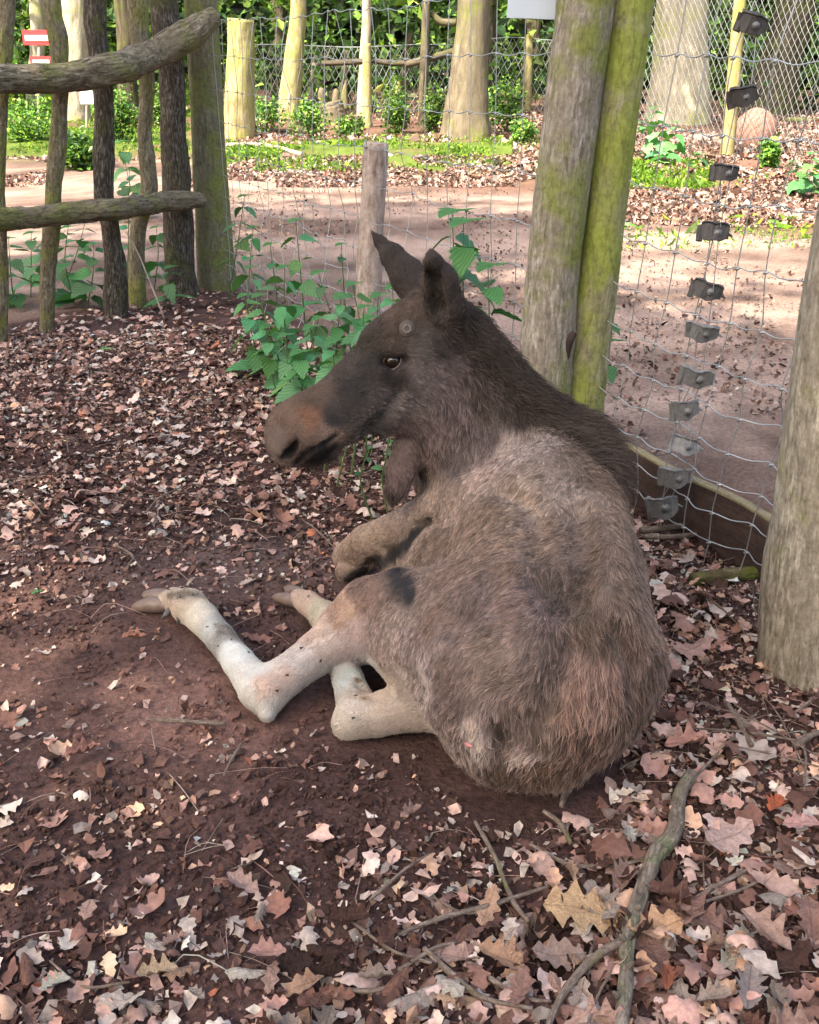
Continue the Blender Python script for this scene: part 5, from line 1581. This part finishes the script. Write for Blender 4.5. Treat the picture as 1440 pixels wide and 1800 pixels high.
for i, (bx, by, tx, ty, Y, k, s, lb) in enumerate([(20, 510, 15, 420, 5.6, 4, .14, 'nettle behind the leftmost pole'), (50, 500, 55, 410, 5.9, 4, .14, 'nettle between the two leftmost poles'), (130, 520, 120, 400, 5.7, 5, .14, 'nettle right of the second pole'),
        (150, 530, 165, 430, 5.6, 5, .14, 'nettle left of the third pole'), (110, 500, 150, 390, 6.2, 4, .14, 'taller nettle behind the lower rail'), (225, 500, 228, 300, 6.4, 6, .15, 'tall nettle between the third and fourth poles'),
        (270, 510, 275, 400, 6.1, 4, .13, 'nettle right of the fourth pole'), (290, 540, 300, 470, 5.5, 3, .13, 'light green nettle in front of the fifth pole'), (240, 300, 215, 250, 9.0, 4, .25, 'large weed far behind the fourth pole'), (60, 480, 90, 420, 6.3, 4, .14, 'nettle deep in shade behind the second pole')]):
    NT(bx, by, tx, ty, Y, k, s, lb, g2, 1.3 if i == 7 else .85, .1)
# ------------------------------------------------------------------ leaf litter
def oak(n=14, lobes=4.0, wid=.30, cup=.12, curl=.5, twist=.3, seed=0.):
    """a dry lobed leaf: length 1 along x, curled"""
    V, F = [], []
    for i in range(n + 1):
        t = i / n
        env = wid * (math.sin(math.pi * t ** .85) ** .75 if 0 < t < 1 else 0.03) * (0.65 + .5 * t)
        jw = 1 + .13 * math.sin(t * 23 + seed * 7) * math.sin(t * 9 + seed); jr = 1 + .13 * math.sin(t * 19 + seed * 5) * math.sin(t * 11 + seed)
        wl = env * jw * (1 + .27 * math.cos(2 * math.pi * lobes * t + seed)) ; wr = env * jr * (1 + .27 * math.cos(2 * math.pi * lobes * t + seed + .9))
        a = curl * (t - .5)
        x, z = (math.sin(a) / max(abs(curl), .01) if curl else t - .5), (1 - math.cos(a)) / max(abs(curl), .01)
        tw = twist * (t - .5)
        for y in (-wl, -wl * .5, 0, wr * .5, wr):
            zz = z + cup * (abs(y) / wid) ** 1.6 * wid * 2.2 + .03 * math.sin(9 * t + seed * 3 + y * 9)
            V.append((x, y * math.cos(tw) - zz * math.sin(tw) * .5, zz + y * math.sin(tw)))
    for i in range(n):
        for k in range(4):
            a = i * 5 + k
            F.append((a, a + 1, a + 6, a + 5))
    return np.array(V), np.array(F)
def oak_lo(seed):
    r = np.random.default_rng(int(seed * 100))
    n = 16
    V, F = [], []
    wid, lob, curl, cup = r.uniform(.18, .30), r.uniform(2.8, 4.0), r.uniform(-1.2, 2.4), r.uniform(-.2, .8)
    cut0, cut1 = (r.uniform(0, .25), r.uniform(.7, 1.0)) if r.random() < .45 else (0, 1)
    for i in range(n + 1):
        t = cut0 + (cut1 - cut0) * i / n
        env = wid * (math.sin(math.pi * min(max(t, .001), .999) ** .85) ** .75) * r.uniform(.78, 1.1)
        wl = env * (1 + .27 * math.cos(2 * math.pi * lob * t + seed)); wr = env * (1 + .27 * math.cos(2 * math.pi * lob * t + seed + 2))
        a = curl * (t - .5) + 1e-4
        x, z = math.sin(a) / (curl + 1e-3 if abs(curl) > .05 else 1) if abs(curl) > .05 else t - .5, (1 - math.cos(a)) / max(abs(curl), .05)
        for y in (-wl, 0, wr):
            V.append((x, y, z + cup * abs(y) * .9 + .03 * math.sin(8 * t + y * 9)))
    for i in range(n):
        for k in range(2):
            a = i * 3 + k
            F.append((a, a + 1, a + 4, a + 3))
    return np.array(V), np.array(F)

LEAFC = np.array([lin(216, 184, 176), lin(198, 160, 150), lin(165, 126, 118), lin(120, 84, 76), lin(186, 168, 162), lin(206, 164, 142), lin(145, 104, 92), lin(85, 58, 52), lin(224, 196, 184), lin(186, 112, 84)])
LEAFW = np.array([.11, .15, .16, .13, .12, .08, .10, .11, .035, .005])
def leafcols(n):
    c = LEAFC[rng.choice(len(LEAFC), n, p=LEAFW / LEAFW.sum())]
    return np.clip(c * rng.lognormal(0, .20, n)[:, None] * np.array([.88, .91, .90]), .01, .62)

# where leaves lie: density read off the photograph on a coarse grid of the ground
DX = np.array([-200, 0, 300, 520, 700, 900, 1150, 1440, 1650])
DY = np.array([440, 540, 640, 760, 880, 960, 1060, 1200, 1320, 1420, 1520, 1660, 1800, 2000])
DD = np.array([
    [.8, .8, .8, .6, .2, .2, .5, .5, .5],
    [.9, .9, .9, .8, .2, .2, .5, .5, .5],
    [1., 1., 1., .8, .3, .2, .5, .6, .6],
    [.85, .85, .85, .75, .5, .2, .6, .8, .8],
    [.60, .60, .60, .60, .6, .2, .9, 1., 1.],
    [.35, .35, .35, .22, .2, .1, 1., 1., 1.],
    [.10, .08, .03, .02, .02, .1, 1., 1., 1.],
    [.06, .05, .02, .02, .03, .1, 1., 1., 1.],
    [.07, .06, .03, .03, .05, .12, .85, 1., 1.],
    [.12, .12, .07, .05, .12, .22, .65, 1., 1.],
    [.26, .22, .18, .12, .20, .38, .75, 1., 1.],
    [.62, .62, .55, .50, .52, .7, .9, 1., 1.],
    [.75, .75, .70, .62, .60, .7, .9, 1., 1.],
    [.75, .75, .70, .62, .60, .7, .9, 1., 1.]])
def dens(x, y):
    px, py = to_px(np.stack([x, y, np.zeros_like(x)], -1))
    i = np.clip(np.searchsorted(DX, px) - 1, 0, len(DX) - 2); j = np.clip(np.searchsorted(DY, py) - 1, 0, len(DY) - 2)
    u = np.clip((px - DX[i]) / (DX[i + 1] - DX[i]), 0, 1); v = np.clip((py - DY[j]) / (DY[j + 1] - DY[j]), 0, 1)
    d = (DD[j, i] * (1 - u) + DD[j, i + 1] * u) * (1 - v) + (DD[j + 1, i] * (1 - u) + DD[j + 1, i + 1] * u) * v
    return d

FOOT = set((int(math.floor(a / .03)), int(math.floor(b / .03))) for a, b in BV[BV[:, 2] < 0.09][:, :2])
def free(x, y):
    return np.array([(int(math.floor(a / .03)), int(math.floor(b / .03))) not in FOOT for a, b in zip(x, y)])

def scatter(n, x0, x1, y0, y1, power=1.0, side=-0.03, clump=.5, cs=2.5):
    X = rng.uniform(x0, x1, n); Y = rng.uniform(y0, y1, n)
    d = dens(X, Y) ** power * (1 + clump * 1.6 * fbm(xy3(X * cs, Y * cs, 12.), 3))
    ok = (rng.random(n) < d) & (fence_side(X, Y) < side)
    X, Y = X[ok], Y[ok]
    ok = free(X, Y)
    return X[ok], Y[ok]

def rotmats(n, tilt, flip=.4):
    yaw = rng.uniform(0, 2 * math.pi, n); a = rng.normal(0, tilt, n); b = rng.normal(0, tilt, n) + (rng.random(n) < flip) * math.pi
    cy, sy, ca, sa, cb, sb = np.cos(yaw), np.sin(yaw), np.cos(a), np.sin(a), np.cos(b), np.sin(b)
    Rz = np.zeros((n, 3, 3)); Rz[:, 0, 0] = cy; Rz[:, 0, 1] = -sy; Rz[:, 1, 0] = sy; Rz[:, 1, 1] = cy; Rz[:, 2, 2] = 1
    Ry = np.zeros((n, 3, 3)); Ry[:, 0, 0] = ca; Ry[:, 0, 2] = sa; Ry[:, 1, 1] = 1; Ry[:, 2, 0] = -sa; Ry[:, 2, 2] = ca
    Rx = np.zeros((n, 3, 3)); Rx[:, 0, 0] = 1; Rx[:, 1, 1] = cb; Rx[:, 1, 2] = -sb; Rx[:, 2, 1] = sb; Rx[:, 2, 2] = cb
    return Rz @ Ry @ Rx

def stamp(templates, C, S, R, cols):
    Vs, Fs, Cs, off = [], [], [], 0
    k = rng.integers(0, len(templates), len(C))
    for t, (TV, TF) in enumerate(templates):
        m = np.where(k == t)[0]
        if not len(m): continue
        V = np.einsum('nij,vj->nvi', R[m], TV) * S[m][:, None, None]
        V = V - np.minimum(V[:, :, 2].min(1), 0)[:, None, None] * np.array([0, 0, .8]) + C[m][:, None, :]
        F = TF[None] + (np.arange(len(m)) * len(TV))[:, None, None] + off
        Vs.append(V.reshape(-1, 3)); Fs.append(F.reshape(-1, TF.shape[1])); Cs.append(np.repeat(cols[m], len(TV), 0))
        off += len(m) * len(TV)
    return np.vstack(Vs), np.vstack(Fs), np.vstack(Cs)

LOW = [oak_lo(s) for s in np.arange(1.1, 27, 1.13)]
X, Y = scatter(17000, -3.4, 1.6, .82, 6.2)
n = len(X)
dn = dens(X, Y)
ppx, _ = to_px(np.stack([X, Y, 0 * X], -1))
S = np.clip(rng.lognormal(math.log(.050), .36, n), .018, .10) * np.interp(ppx, [300, 1000], [.84, 1.0])
C = np.stack([X, Y, gh(X, Y) + .002 + rng.uniform(0, .022, n) * dn], -1)
V, F, c = stamp(LOW, C, S, rotmats(n, .24), leafcols(n))
tag(mesh_np('leaf_litter', V, F, M_litter, cols=c, smooth=True), 'dry oak leaves strewn over the soil in front of the fence', 'leaf litter', kind='stuff')

# crumbled bits of leaf
def frag(seed):
    r = np.random.default_rng(seed)
    V = np.array([[-.5, -.25, 0], [0, -.35, .12], [.5, -.15, 0], [.45, .2, .08], [0, .3, -.05], [-.45, .25, .1]]) + r.normal(0, .09, (6, 3))
    return V, np.array([[0, 1, 4, 5], [1, 2, 3, 4]])
FR = [frag(s) for s in range(10)]
X, Y = scatter(130000, -3.0, 1.5, .82, 5.0, .52, clump=.9, cs=4)
n = len(X)
S = np.clip(rng.lognormal(math.log(.011), .55, n), .003, .032)
C = np.stack([X, Y, gh(X, Y) + .001 + rng.uniform(0, .006, n)], -1)
V, F, c = stamp(FR, C, S, rotmats(n, .45), leafcols(n) * rng.uniform(.3, 1.1, n)[:, None])
tag(mesh_np('leaf_crumbs', V, F, M_litter, cols=c, smooth=False), 'crumbled bits of dry leaf mixed into the soil', 'leaf litter', kind='stuff')
# soil clods
def clod(seed):
    r = np.random.default_rng(seed)
    V = np.array([[x, y, z * .7] for x in (-1, 1) for y in (-1, 1) for z in (-1, 1)], float) * .5 + r.normal(0, .22, (8, 3))
    F = np.array([[0, 1, 3, 2], [4, 6, 7, 5], [0, 4, 5, 1], [2, 3, 7, 6], [0, 2, 6, 4], [1, 5, 7, 3]])
    return V, F
CL = [clod(s) for s in range(8)]
X = rng.uniform(-2.2, 1.4, 52000); Y = .82 + 3.4 * rng.random(52000) ** 1.3
ok = (fbm(xy3(X * 3, Y * 3, 2.), 3) > -.25) & (fence_side(X, Y) < 0); X, Y = X[ok], Y[ok]
ok = free(X, Y); X, Y = X[ok], Y[ok]
n = len(X)
S = np.clip(rng.lognormal(math.log(.0048), .5, n), .002, .017)
C = np.stack([X, Y, gh(X, Y) - S * .2], -1)
gcol = ground_col(X, Y)
V, F, c = stamp(CL, C, S, rotmats(n, .6), gcol * rng.uniform(.7, 1.3, n)[:, None])
tag(mesh_np('soil_crumbs', V, F, M_clod, cols=c, smooth=False), 'small crumbs and clods of reddish brown soil', 'soil', kind='stuff')
# dry straws and rootlets
X, Y = scatter(9000, -2.4, 1.4, .82, 3.6, .45)
ps = []
for x, y in zip(X[:1500], Y[:1500]):
    a = rng.uniform(0, math.pi); L = rng.uniform(.02, .075)
    z = float(gh(x, y))
    dx, dy = math.cos(a) * L, math.sin(a) * L
    q = rng.normal(0, L * .15)
    ps.append(tube([(x - dx, y - dy, z + .003), (x + q, y - q, z + .008 + abs(q)), (x + dx, y + dy, z + .004)], [rng.uniform(.0005, .0012)], 4, 6, cap=False)[:2])
V, F = join(ps)
cc = np.repeat(leafcols(len(ps)) * .6, len(ps[0][0]), 0)
tag(mesh_np('dry_straws', V, F, M_litter, cols=cc), 'fine dry straws and rootlets on the soil', 'leaf litter', kind='stuff')

# litter beyond the fence: along the path and under the trees
def far_litter(n, boxes, s, label, dark=1.0):
    Cs = []
    for x0, x1, y0, y1, m in boxes:
        k = int(n * m)
        px = rng.uniform(x0, x1, k)
        Ya, Yb = AZ(720, y1)[1], AZ(720, y0)[1]
        Yv = rng.uniform(Ya, Yb, k)
        Xv = (px - 720) / FPX * (Yv * CP + CAM_H * SP)
        Cs.append(np.stack([Xv, Yv, gh(Xv, Yv)], -1))
    C = np.vstack(Cs)
    C = C[(fence_side(C[:, 0], C[:, 1]) > .04) & (fbm(C * np.array([.9, .6, 0]), 3) > -.2)]
    n = len(C)
    V, F, c = stamp(FR, C + np.array([0, 0, .004]), s * rng.lognormal(0, .35, n), rotmats(n, .5), leafcols(n) * dark * rng.uniform(.4, 1.1, n)[:, None])
    return tag(mesh_np('leaf_litter', V, F, M_litter, cols=c, smooth=False), label, 'leaf litter', kind='stuff')
far_litter(34000, [(-60, 1500, 285, 330, 1.0), (1000, 1500, 300, 400, .5)], .035, 'dark band of fallen leaves along the far edge of the path', .8)
far_litter(26000, [(900, 1500, 205, 320, .7), (380, 1000, 205, 262, .5)], .05, 'reddish leaf litter under the trees of the wood')
far_litter(11000, [(400, 1440, 330, 560, .5), (1040, 1400, 560, 860, .12)], .018, 'scattered leaf bits on the trodden path', .6)

# ------------------------------------------------------------------ single leaves that stand out: pieces of the forest floor
M_leaf1, nt, b_ = mat_base('single_dry_leaf', .65, .3)
oi = N(nt, 'ShaderNodeObjectInfo'); tc = N(nt, 'ShaderNodeTexCoord').outputs['Object']
n1 = noise(nt, tc, 7, 6, .65)
sx = N(nt, 'ShaderNodeSeparateXYZ'); nt.links.new(tc, sx.inputs[0])
ab = N(nt, 'ShaderNodeMath', operation='ABSOLUTE'); nt.links.new(sx.outputs[1], ab.inputs[0])
vein = ramp(nt, ab.outputs[0], [(0, (.55, .5, .45)), (.018, (1, 1, 1))])
wv = N(nt, 'ShaderNodeTexWave', wave_type='BANDS', bands_direction='DIAGONAL', inp={'Scale': 3.2, 'Distortion': .8}); nt.links.new(tc, wv.inputs[0])
c = mixc(nt, 1., oi.outputs['Color'], ramp(nt, n1, [(.3, (.68, .66, .64)), (.7, (1.15, 1.15, 1.15))]), 'MULTIPLY')
c = mixc(nt, .8, c, mixc(nt, 1., c, vein, 'MULTIPLY'))
c = mixc(nt, .15, c, mixc(nt, 1., c, ramp(nt, wv.outputs[1], [(0, (.6, .58, .56)), (.25, (1, 1, 1))]), 'MULTIPLY'))
nt.links.new(c, b_.inputs['Base Color']); bump(nt, b_, n1, .8, .05)
LM = []
for k in range(12):
    r = np.random.default_rng(k)
    V, F = oak(26, r.uniform(3.4, 4.8), r.uniform(.20, .29), r.uniform(-.1, .8), r.uniform(-1.0, 1.6), r.uniform(-.8, .8), k * 1.3)
    o = mesh_np('leaf', V, F, M_leaf1); LM.append(o.data); bpy.data.objects.remove(o)
X, Y = scatter(6500, -1.6, 1.35, .86, 2.9, 1.3)
# the ones that show largest are nearest
order = np.argsort(np.hypot(X, Y) * rng.uniform(.8, 1.3, len(X)))[:330]
lc = leafcols(len(order))
for q, i in enumerate(order):
    if rng.random() > 1.25 * float(dens(X[i:i + 1], Y[i:i + 1])[0]) + .1: continue
    o = bpy.data.objects.new('leaf', LM[rng.integers(0, 12)]); COL.objects.link(o)
    o.parent = forest_floor
    s = float(np.clip(rng.lognormal(math.log(.062), .28), .03, .10)) * float(np.interp(X[i], [-.5, .2], [.75, 1]))
    o.scale = (s, s, s)
    o.location = (X[i], Y[i], float(gh(X[i], Y[i])) + .012 + rng.uniform(0, .016))
    o.rotation_euler = (rng.normal(0, .2) + (math.pi if rng.random() < .35 else 0), rng.normal(0, .2), rng.uniform(0, 6.28))
    o.color = (*(lc[q] * .92), 1)

def big_leaf(px, py, size, rz, col, label, k=0, flip=0, tilt=.1, lobed=None):
    p = AZ(px, py, .02)
    p[2] = float(gh(p[0], p[1])) + .028
    if lobed is not None:
        V, F = lobed
        o = mesh_np('fallen_leaf', V, F, M_leaf1)
    else:
        o = bpy.data.objects.new('fallen_leaf', LM[k]); COL.objects.link(o)
    s = RP(size, p)
    o.scale = (s, s, s); o.location = p; o.rotation_euler = (tilt + flip * math.pi, tilt * .6, rz)
    o.color = (*[v * .9 for v in lin(*col)], 1)
    return tag(o, label, 'leaf')
def pointed(n=22):
    """red-oak type leaf with sharp lobes"""
    V, F = [], []
    for i in range(n + 1):
        t = i / n
        env = .38 * (math.sin(math.pi * t ** .8) ** .6 if 0 < t < 1 else .02)
        saw = abs(((t * 4.2) % 1) - .35) / .65
        w1 = env * (.38 + .75 * saw); w2 = env * (.38 + .75 * abs((((t + .08) * 4.2) % 1) - .35) / .65)
        for y in (-w1, -w1 * .4, 0, w2 * .4, w2):
            V.append((t - .5, y, .05 * math.sin(t * 5) + .3 * abs(y) ** 1.5))
    for i in range(n):
        for k in range(4):
            a = i * 5 + k
            F.append((a, a + 1, a + 6, a + 5))
    return np.array(V), np.array(F)
PT = pointed()
big_leaf(1030, 1603, 150, -.15, (210, 174, 138), 'largest leaf, tan yellow with sharp lobes, left of the fallen branch', lobed=PT)
big_leaf(1278, 1478, 120, .5, (214, 182, 176), 'pale pink oak leaf right of the fallen branch with round lobes', 1)
big_leaf(1345, 1640, 110, -1.0, (205, 172, 162), 'long pinkish oak leaf near the right edge above the bottom corner', 2)
big_leaf(1205, 1275 + 40, 90, .3, (220, 165, 150), 'salmon oak leaf in front of the rump on the right', 3)
big_leaf(1215, 1152, 100, .5, (205, 165, 155), 'broad pale leaf between the rump and the right post', 0)
big_leaf(1362, 1420, 56, .9, (214, 120, 86), 'small orange leaf near the right edge', 5)
big_leaf(1410, 1450, 74, .1, (226, 176, 172), 'pink rounded leaf at the right edge beside the orange one', 6)
big_leaf(1172, 1722, 56, 1.3, (186, 116, 94), 'small rust-red leaf right of the fallen branch near the bottom', 7)
big_leaf(1150, 1655 - 20, 110, .2, (214, 172, 140), 'broad tan leaf lying right against the fallen branch', 8)
big_leaf(1315, 1745, 110, 1.2, (176, 160, 158), 'greyish oak leaf at the bottom right', 9)
big_leaf(145, 1332, 70, .6, (180, 132, 122), 'single brown leaf lying on the bare soil at the left', 10)
big_leaf(428, 1562, 74, -.5, (196, 164, 158), 'pale leaf in the lower left litter by the centre', 11)
big_leaf(236, 1122, 44, .1, (196, 140, 122), 'small beige leaf left of the cannon bone of the outstretched leg', 3)
big_leaf(470, 1684, 70, .1, (205, 160, 152), 'pinkish leaf in the lower litter left of the centre', 5)
big_leaf(722, 1438, 50, .7, (190, 158, 152), 'small pale leaf below the rump on the bare soil', 2)
big_leaf(66, 1046, 22, .7, (110, 170, 120), 'tiny fresh green leaf on the soil at the left edge', 2)
big_leaf(190, 618, 26, .2, (140, 180, 120), 'tiny fresh green leaf on the litter near the third pole', 6)

# ------------------------------------------------------------------ fallen branch, sticks and twigs
def stick(pts, r, label, mat=None, name='twig', lift=.0, seed=0., group=None, seg=10, cat='twig', side=None, nn=None, zs=None):
    W = [AZ(x, y, 0.0) for x, y in pts]
    rr = [RP(a, w_) for a, w_ in zip(r, W)]
    for i, w_ in enumerate(W):
        w_[2] = float(gh(w_[0], w_[1])) + rr[i] * .6 + .012 + lift + (zs[i] if zs else 0)
    b = W[0].copy()
    V, F, X = tube([w_ - b for w_ in W], rr, seg, nn or len(W) * 8, .16, 40, seed, .0006)
    o = mesh_np(name, V, F, mat or M_twig, vec=X); o.location = b
    tag(o, label, cat, group)
    return o, W
br_o, W = stick([(1212, 1384), (1192, 1420), (1182, 1482), (1152, 1522), (1132, 1572), (1114, 1622), (1100, 1680), (1098, 1740), (1092, 1800), (1088, 1850)],
      [12, 13, 15, 16, 14, 14, 14, 14, 13, 12], 'longest fallen branch, greenish bark, running down to the bottom edge', M_branch, 'fallen_branch', .01, 2., seg=24, cat='branch', nn=120)
for k, (px, py) in enumerate([(1165, 1500), (1140, 1560), (1118, 1600), (1096, 1652), (1104, 1700), (1085, 1752)]):
    p = AZ(px, py, .035)
    V, F, X = tube([p, p + np.array([.006 * (-1) ** k, -.002, .012])], [.006, .003], 8, 4, .2, 60)
    o = mesh_np('knot', V - W[0], F, M_branch, br_o, vec=X)
sub_ = [AZ(x, y, .03) for x, y in [(1097, 1652), (1050, 1680), (1008, 1722), (975, 1775), (955, 1830)]]
V, F, X = tube([s - W[0] for s in sub_], [.0075, .0065, .006, .005, .004], 12, 40, .15, 40, 3.)
mesh_np('side_branch', V, F, M_twig, br_o, vec=X)
ST = [([(835, 1462), (868, 1525), (900, 1592), (930, 1625)], [4, 4, 5, 4], 'straight brown twig slanting down below the rump'),
      ([(700, 1665), (780, 1632), (860, 1605), (965, 1568)], [4, 5, 5, 3], 'greyish twig crossing the brown slanting twig'),
      ([(955, 1440), (985, 1465), (1002, 1498)], [4, 5, 4], 'short stick left of the fallen branch top'),
      ([(1000, 1395), (990, 1420), (985, 1434)], [5, 5, 4], 'stubby grey stick under the rump'),
      ([(1275, 1258), (1300, 1300), (1318, 1330)], [6, 5, 5], 'dark stick pointing up towards the right post'),
      ([(1300, 1290), (1330, 1310), (1345, 1315)], [6, 6, 4], 'short pale bark chip below the right post'),
      ([(262, 1284), (330, 1288), (398, 1290)], [3, 4, 4], 'pale straight twig on the pink clay at the left'),
      ([(395, 1378), (412, 1345), (428, 1320)], [2, 3, 2], 'thin upright straw twig left of the heel'),
      ([(1124, 946), (1190, 938), (1262, 916)], [6, 6, 3], 'bent brown stick lying above the litter at the fence board'),
      ([(1130, 958), (1180, 957), (1228, 950)], [5, 5, 4], 'dark stick under the bent brown one'),
      ([(590, 1760), (650, 1765), (700, 1752)], [4, 5, 3], 'dark brown twig near the bottom left of the side branch'),
      ([(1010, 1735), (1030, 1760), (1045, 1780)], [6, 6, 4], 'short thick pale stick between branch and side branch'),
      ([(820, 1700), (870, 1735), (930, 1770), (968, 1776)], [5, 5, 4, 3], 'long greenish twig at the bottom centre'),
      ([(745, 1690), (800, 1740), (850, 1775), (935, 1795)], [5, 6, 5, 4], 'thickest bottom twig, pale, beside the greenish one'),
      ([(620, 1640), (690, 1690), (760, 1715)], [3, 3, 3], 'thin dark twig above the bottom twigs'),
      ([(700, 1730), (760, 1690), (800, 1670)], [4, 4, 3], 'twig slanting up to the right in the lower middle'),
      ([(1205, 1600), (1240, 1580), (1300, 1545), (1350, 1520)], [3, 5, 4, 3], 'grey twig right of the fallen branch'),
      ([(1235, 1597), (1300, 1575), (1330, 1560)], [3, 3, 3], 'thin grey twig beside the one right of the branch'),
      ([(930, 1500), (1000, 1530), (1080, 1535), (1140, 1520)], [3, 4, 4, 4], 'curved dark twig joining the fallen branch from the left'),
      ([(760, 1600), (820, 1620), (880, 1600)], [2, 2, 2], 'very thin twig in the litter below the rump'),
      ([(230, 1735), (150, 1745), (90, 1700)], [3, 3, 2], 'thin twig in the bottom left litter'),
      ([(1395, 1330), (1420, 1310), (1445, 1300)], [6, 6, 5], 'dark stick at the right edge below the post'),
      ([(205, 965), (235, 985), (228, 1000)], [2, 2, 2], 'small curled root on the left soil')]
for i, (pts, r, lb) in enumerate(ST):
    stick(pts, r, lb, seed=i * 1.3, lift=.004)
# pale dry stalk leaning by the pickets
W = [AY(222, 408, 5.3), AY(245, 450, 5.25), AY(286, 525, 5.2)]; W[-1][2] = .03
V, F, X = tube([w_ - W[-1] for w_ in W], [.004], 6, 12)
o = mesh_np('dry_stalk', V, F, M_stake, vec=X); o.location = W[-1]
tag(o, 'thin pale dry stalk leaning between the third and fifth poles', 'stalk')
X, Y = scatter(900, -1.8, 1.25, .86, 3.0, 1.0)
for i in range(44):
    x, y = X[i], Y[i]
    a = rng.uniform(0, math.pi); L = rng.uniform(.05, .16); r = rng.uniform(.0012, .0035)
    P = [(-math.cos(a) * L, -math.sin(a) * L, .0), (rng.normal(0, L * .12), rng.normal(0, L * .12), .008), (math.cos(a) * L, math.sin(a) * L, .002)]
    V, F, Xv = tube(P, [r, r, r * .5], 7, 14, .15, 40, i)
    o = mesh_np('twig', V, F, M_twig, vec=Xv); o.location = (x, y, float(gh(x, y)) + .016)
    tag(o, 'short thin dry twig lying among the fallen leaves', 'twig', 'thin twigs scattered in the litter')
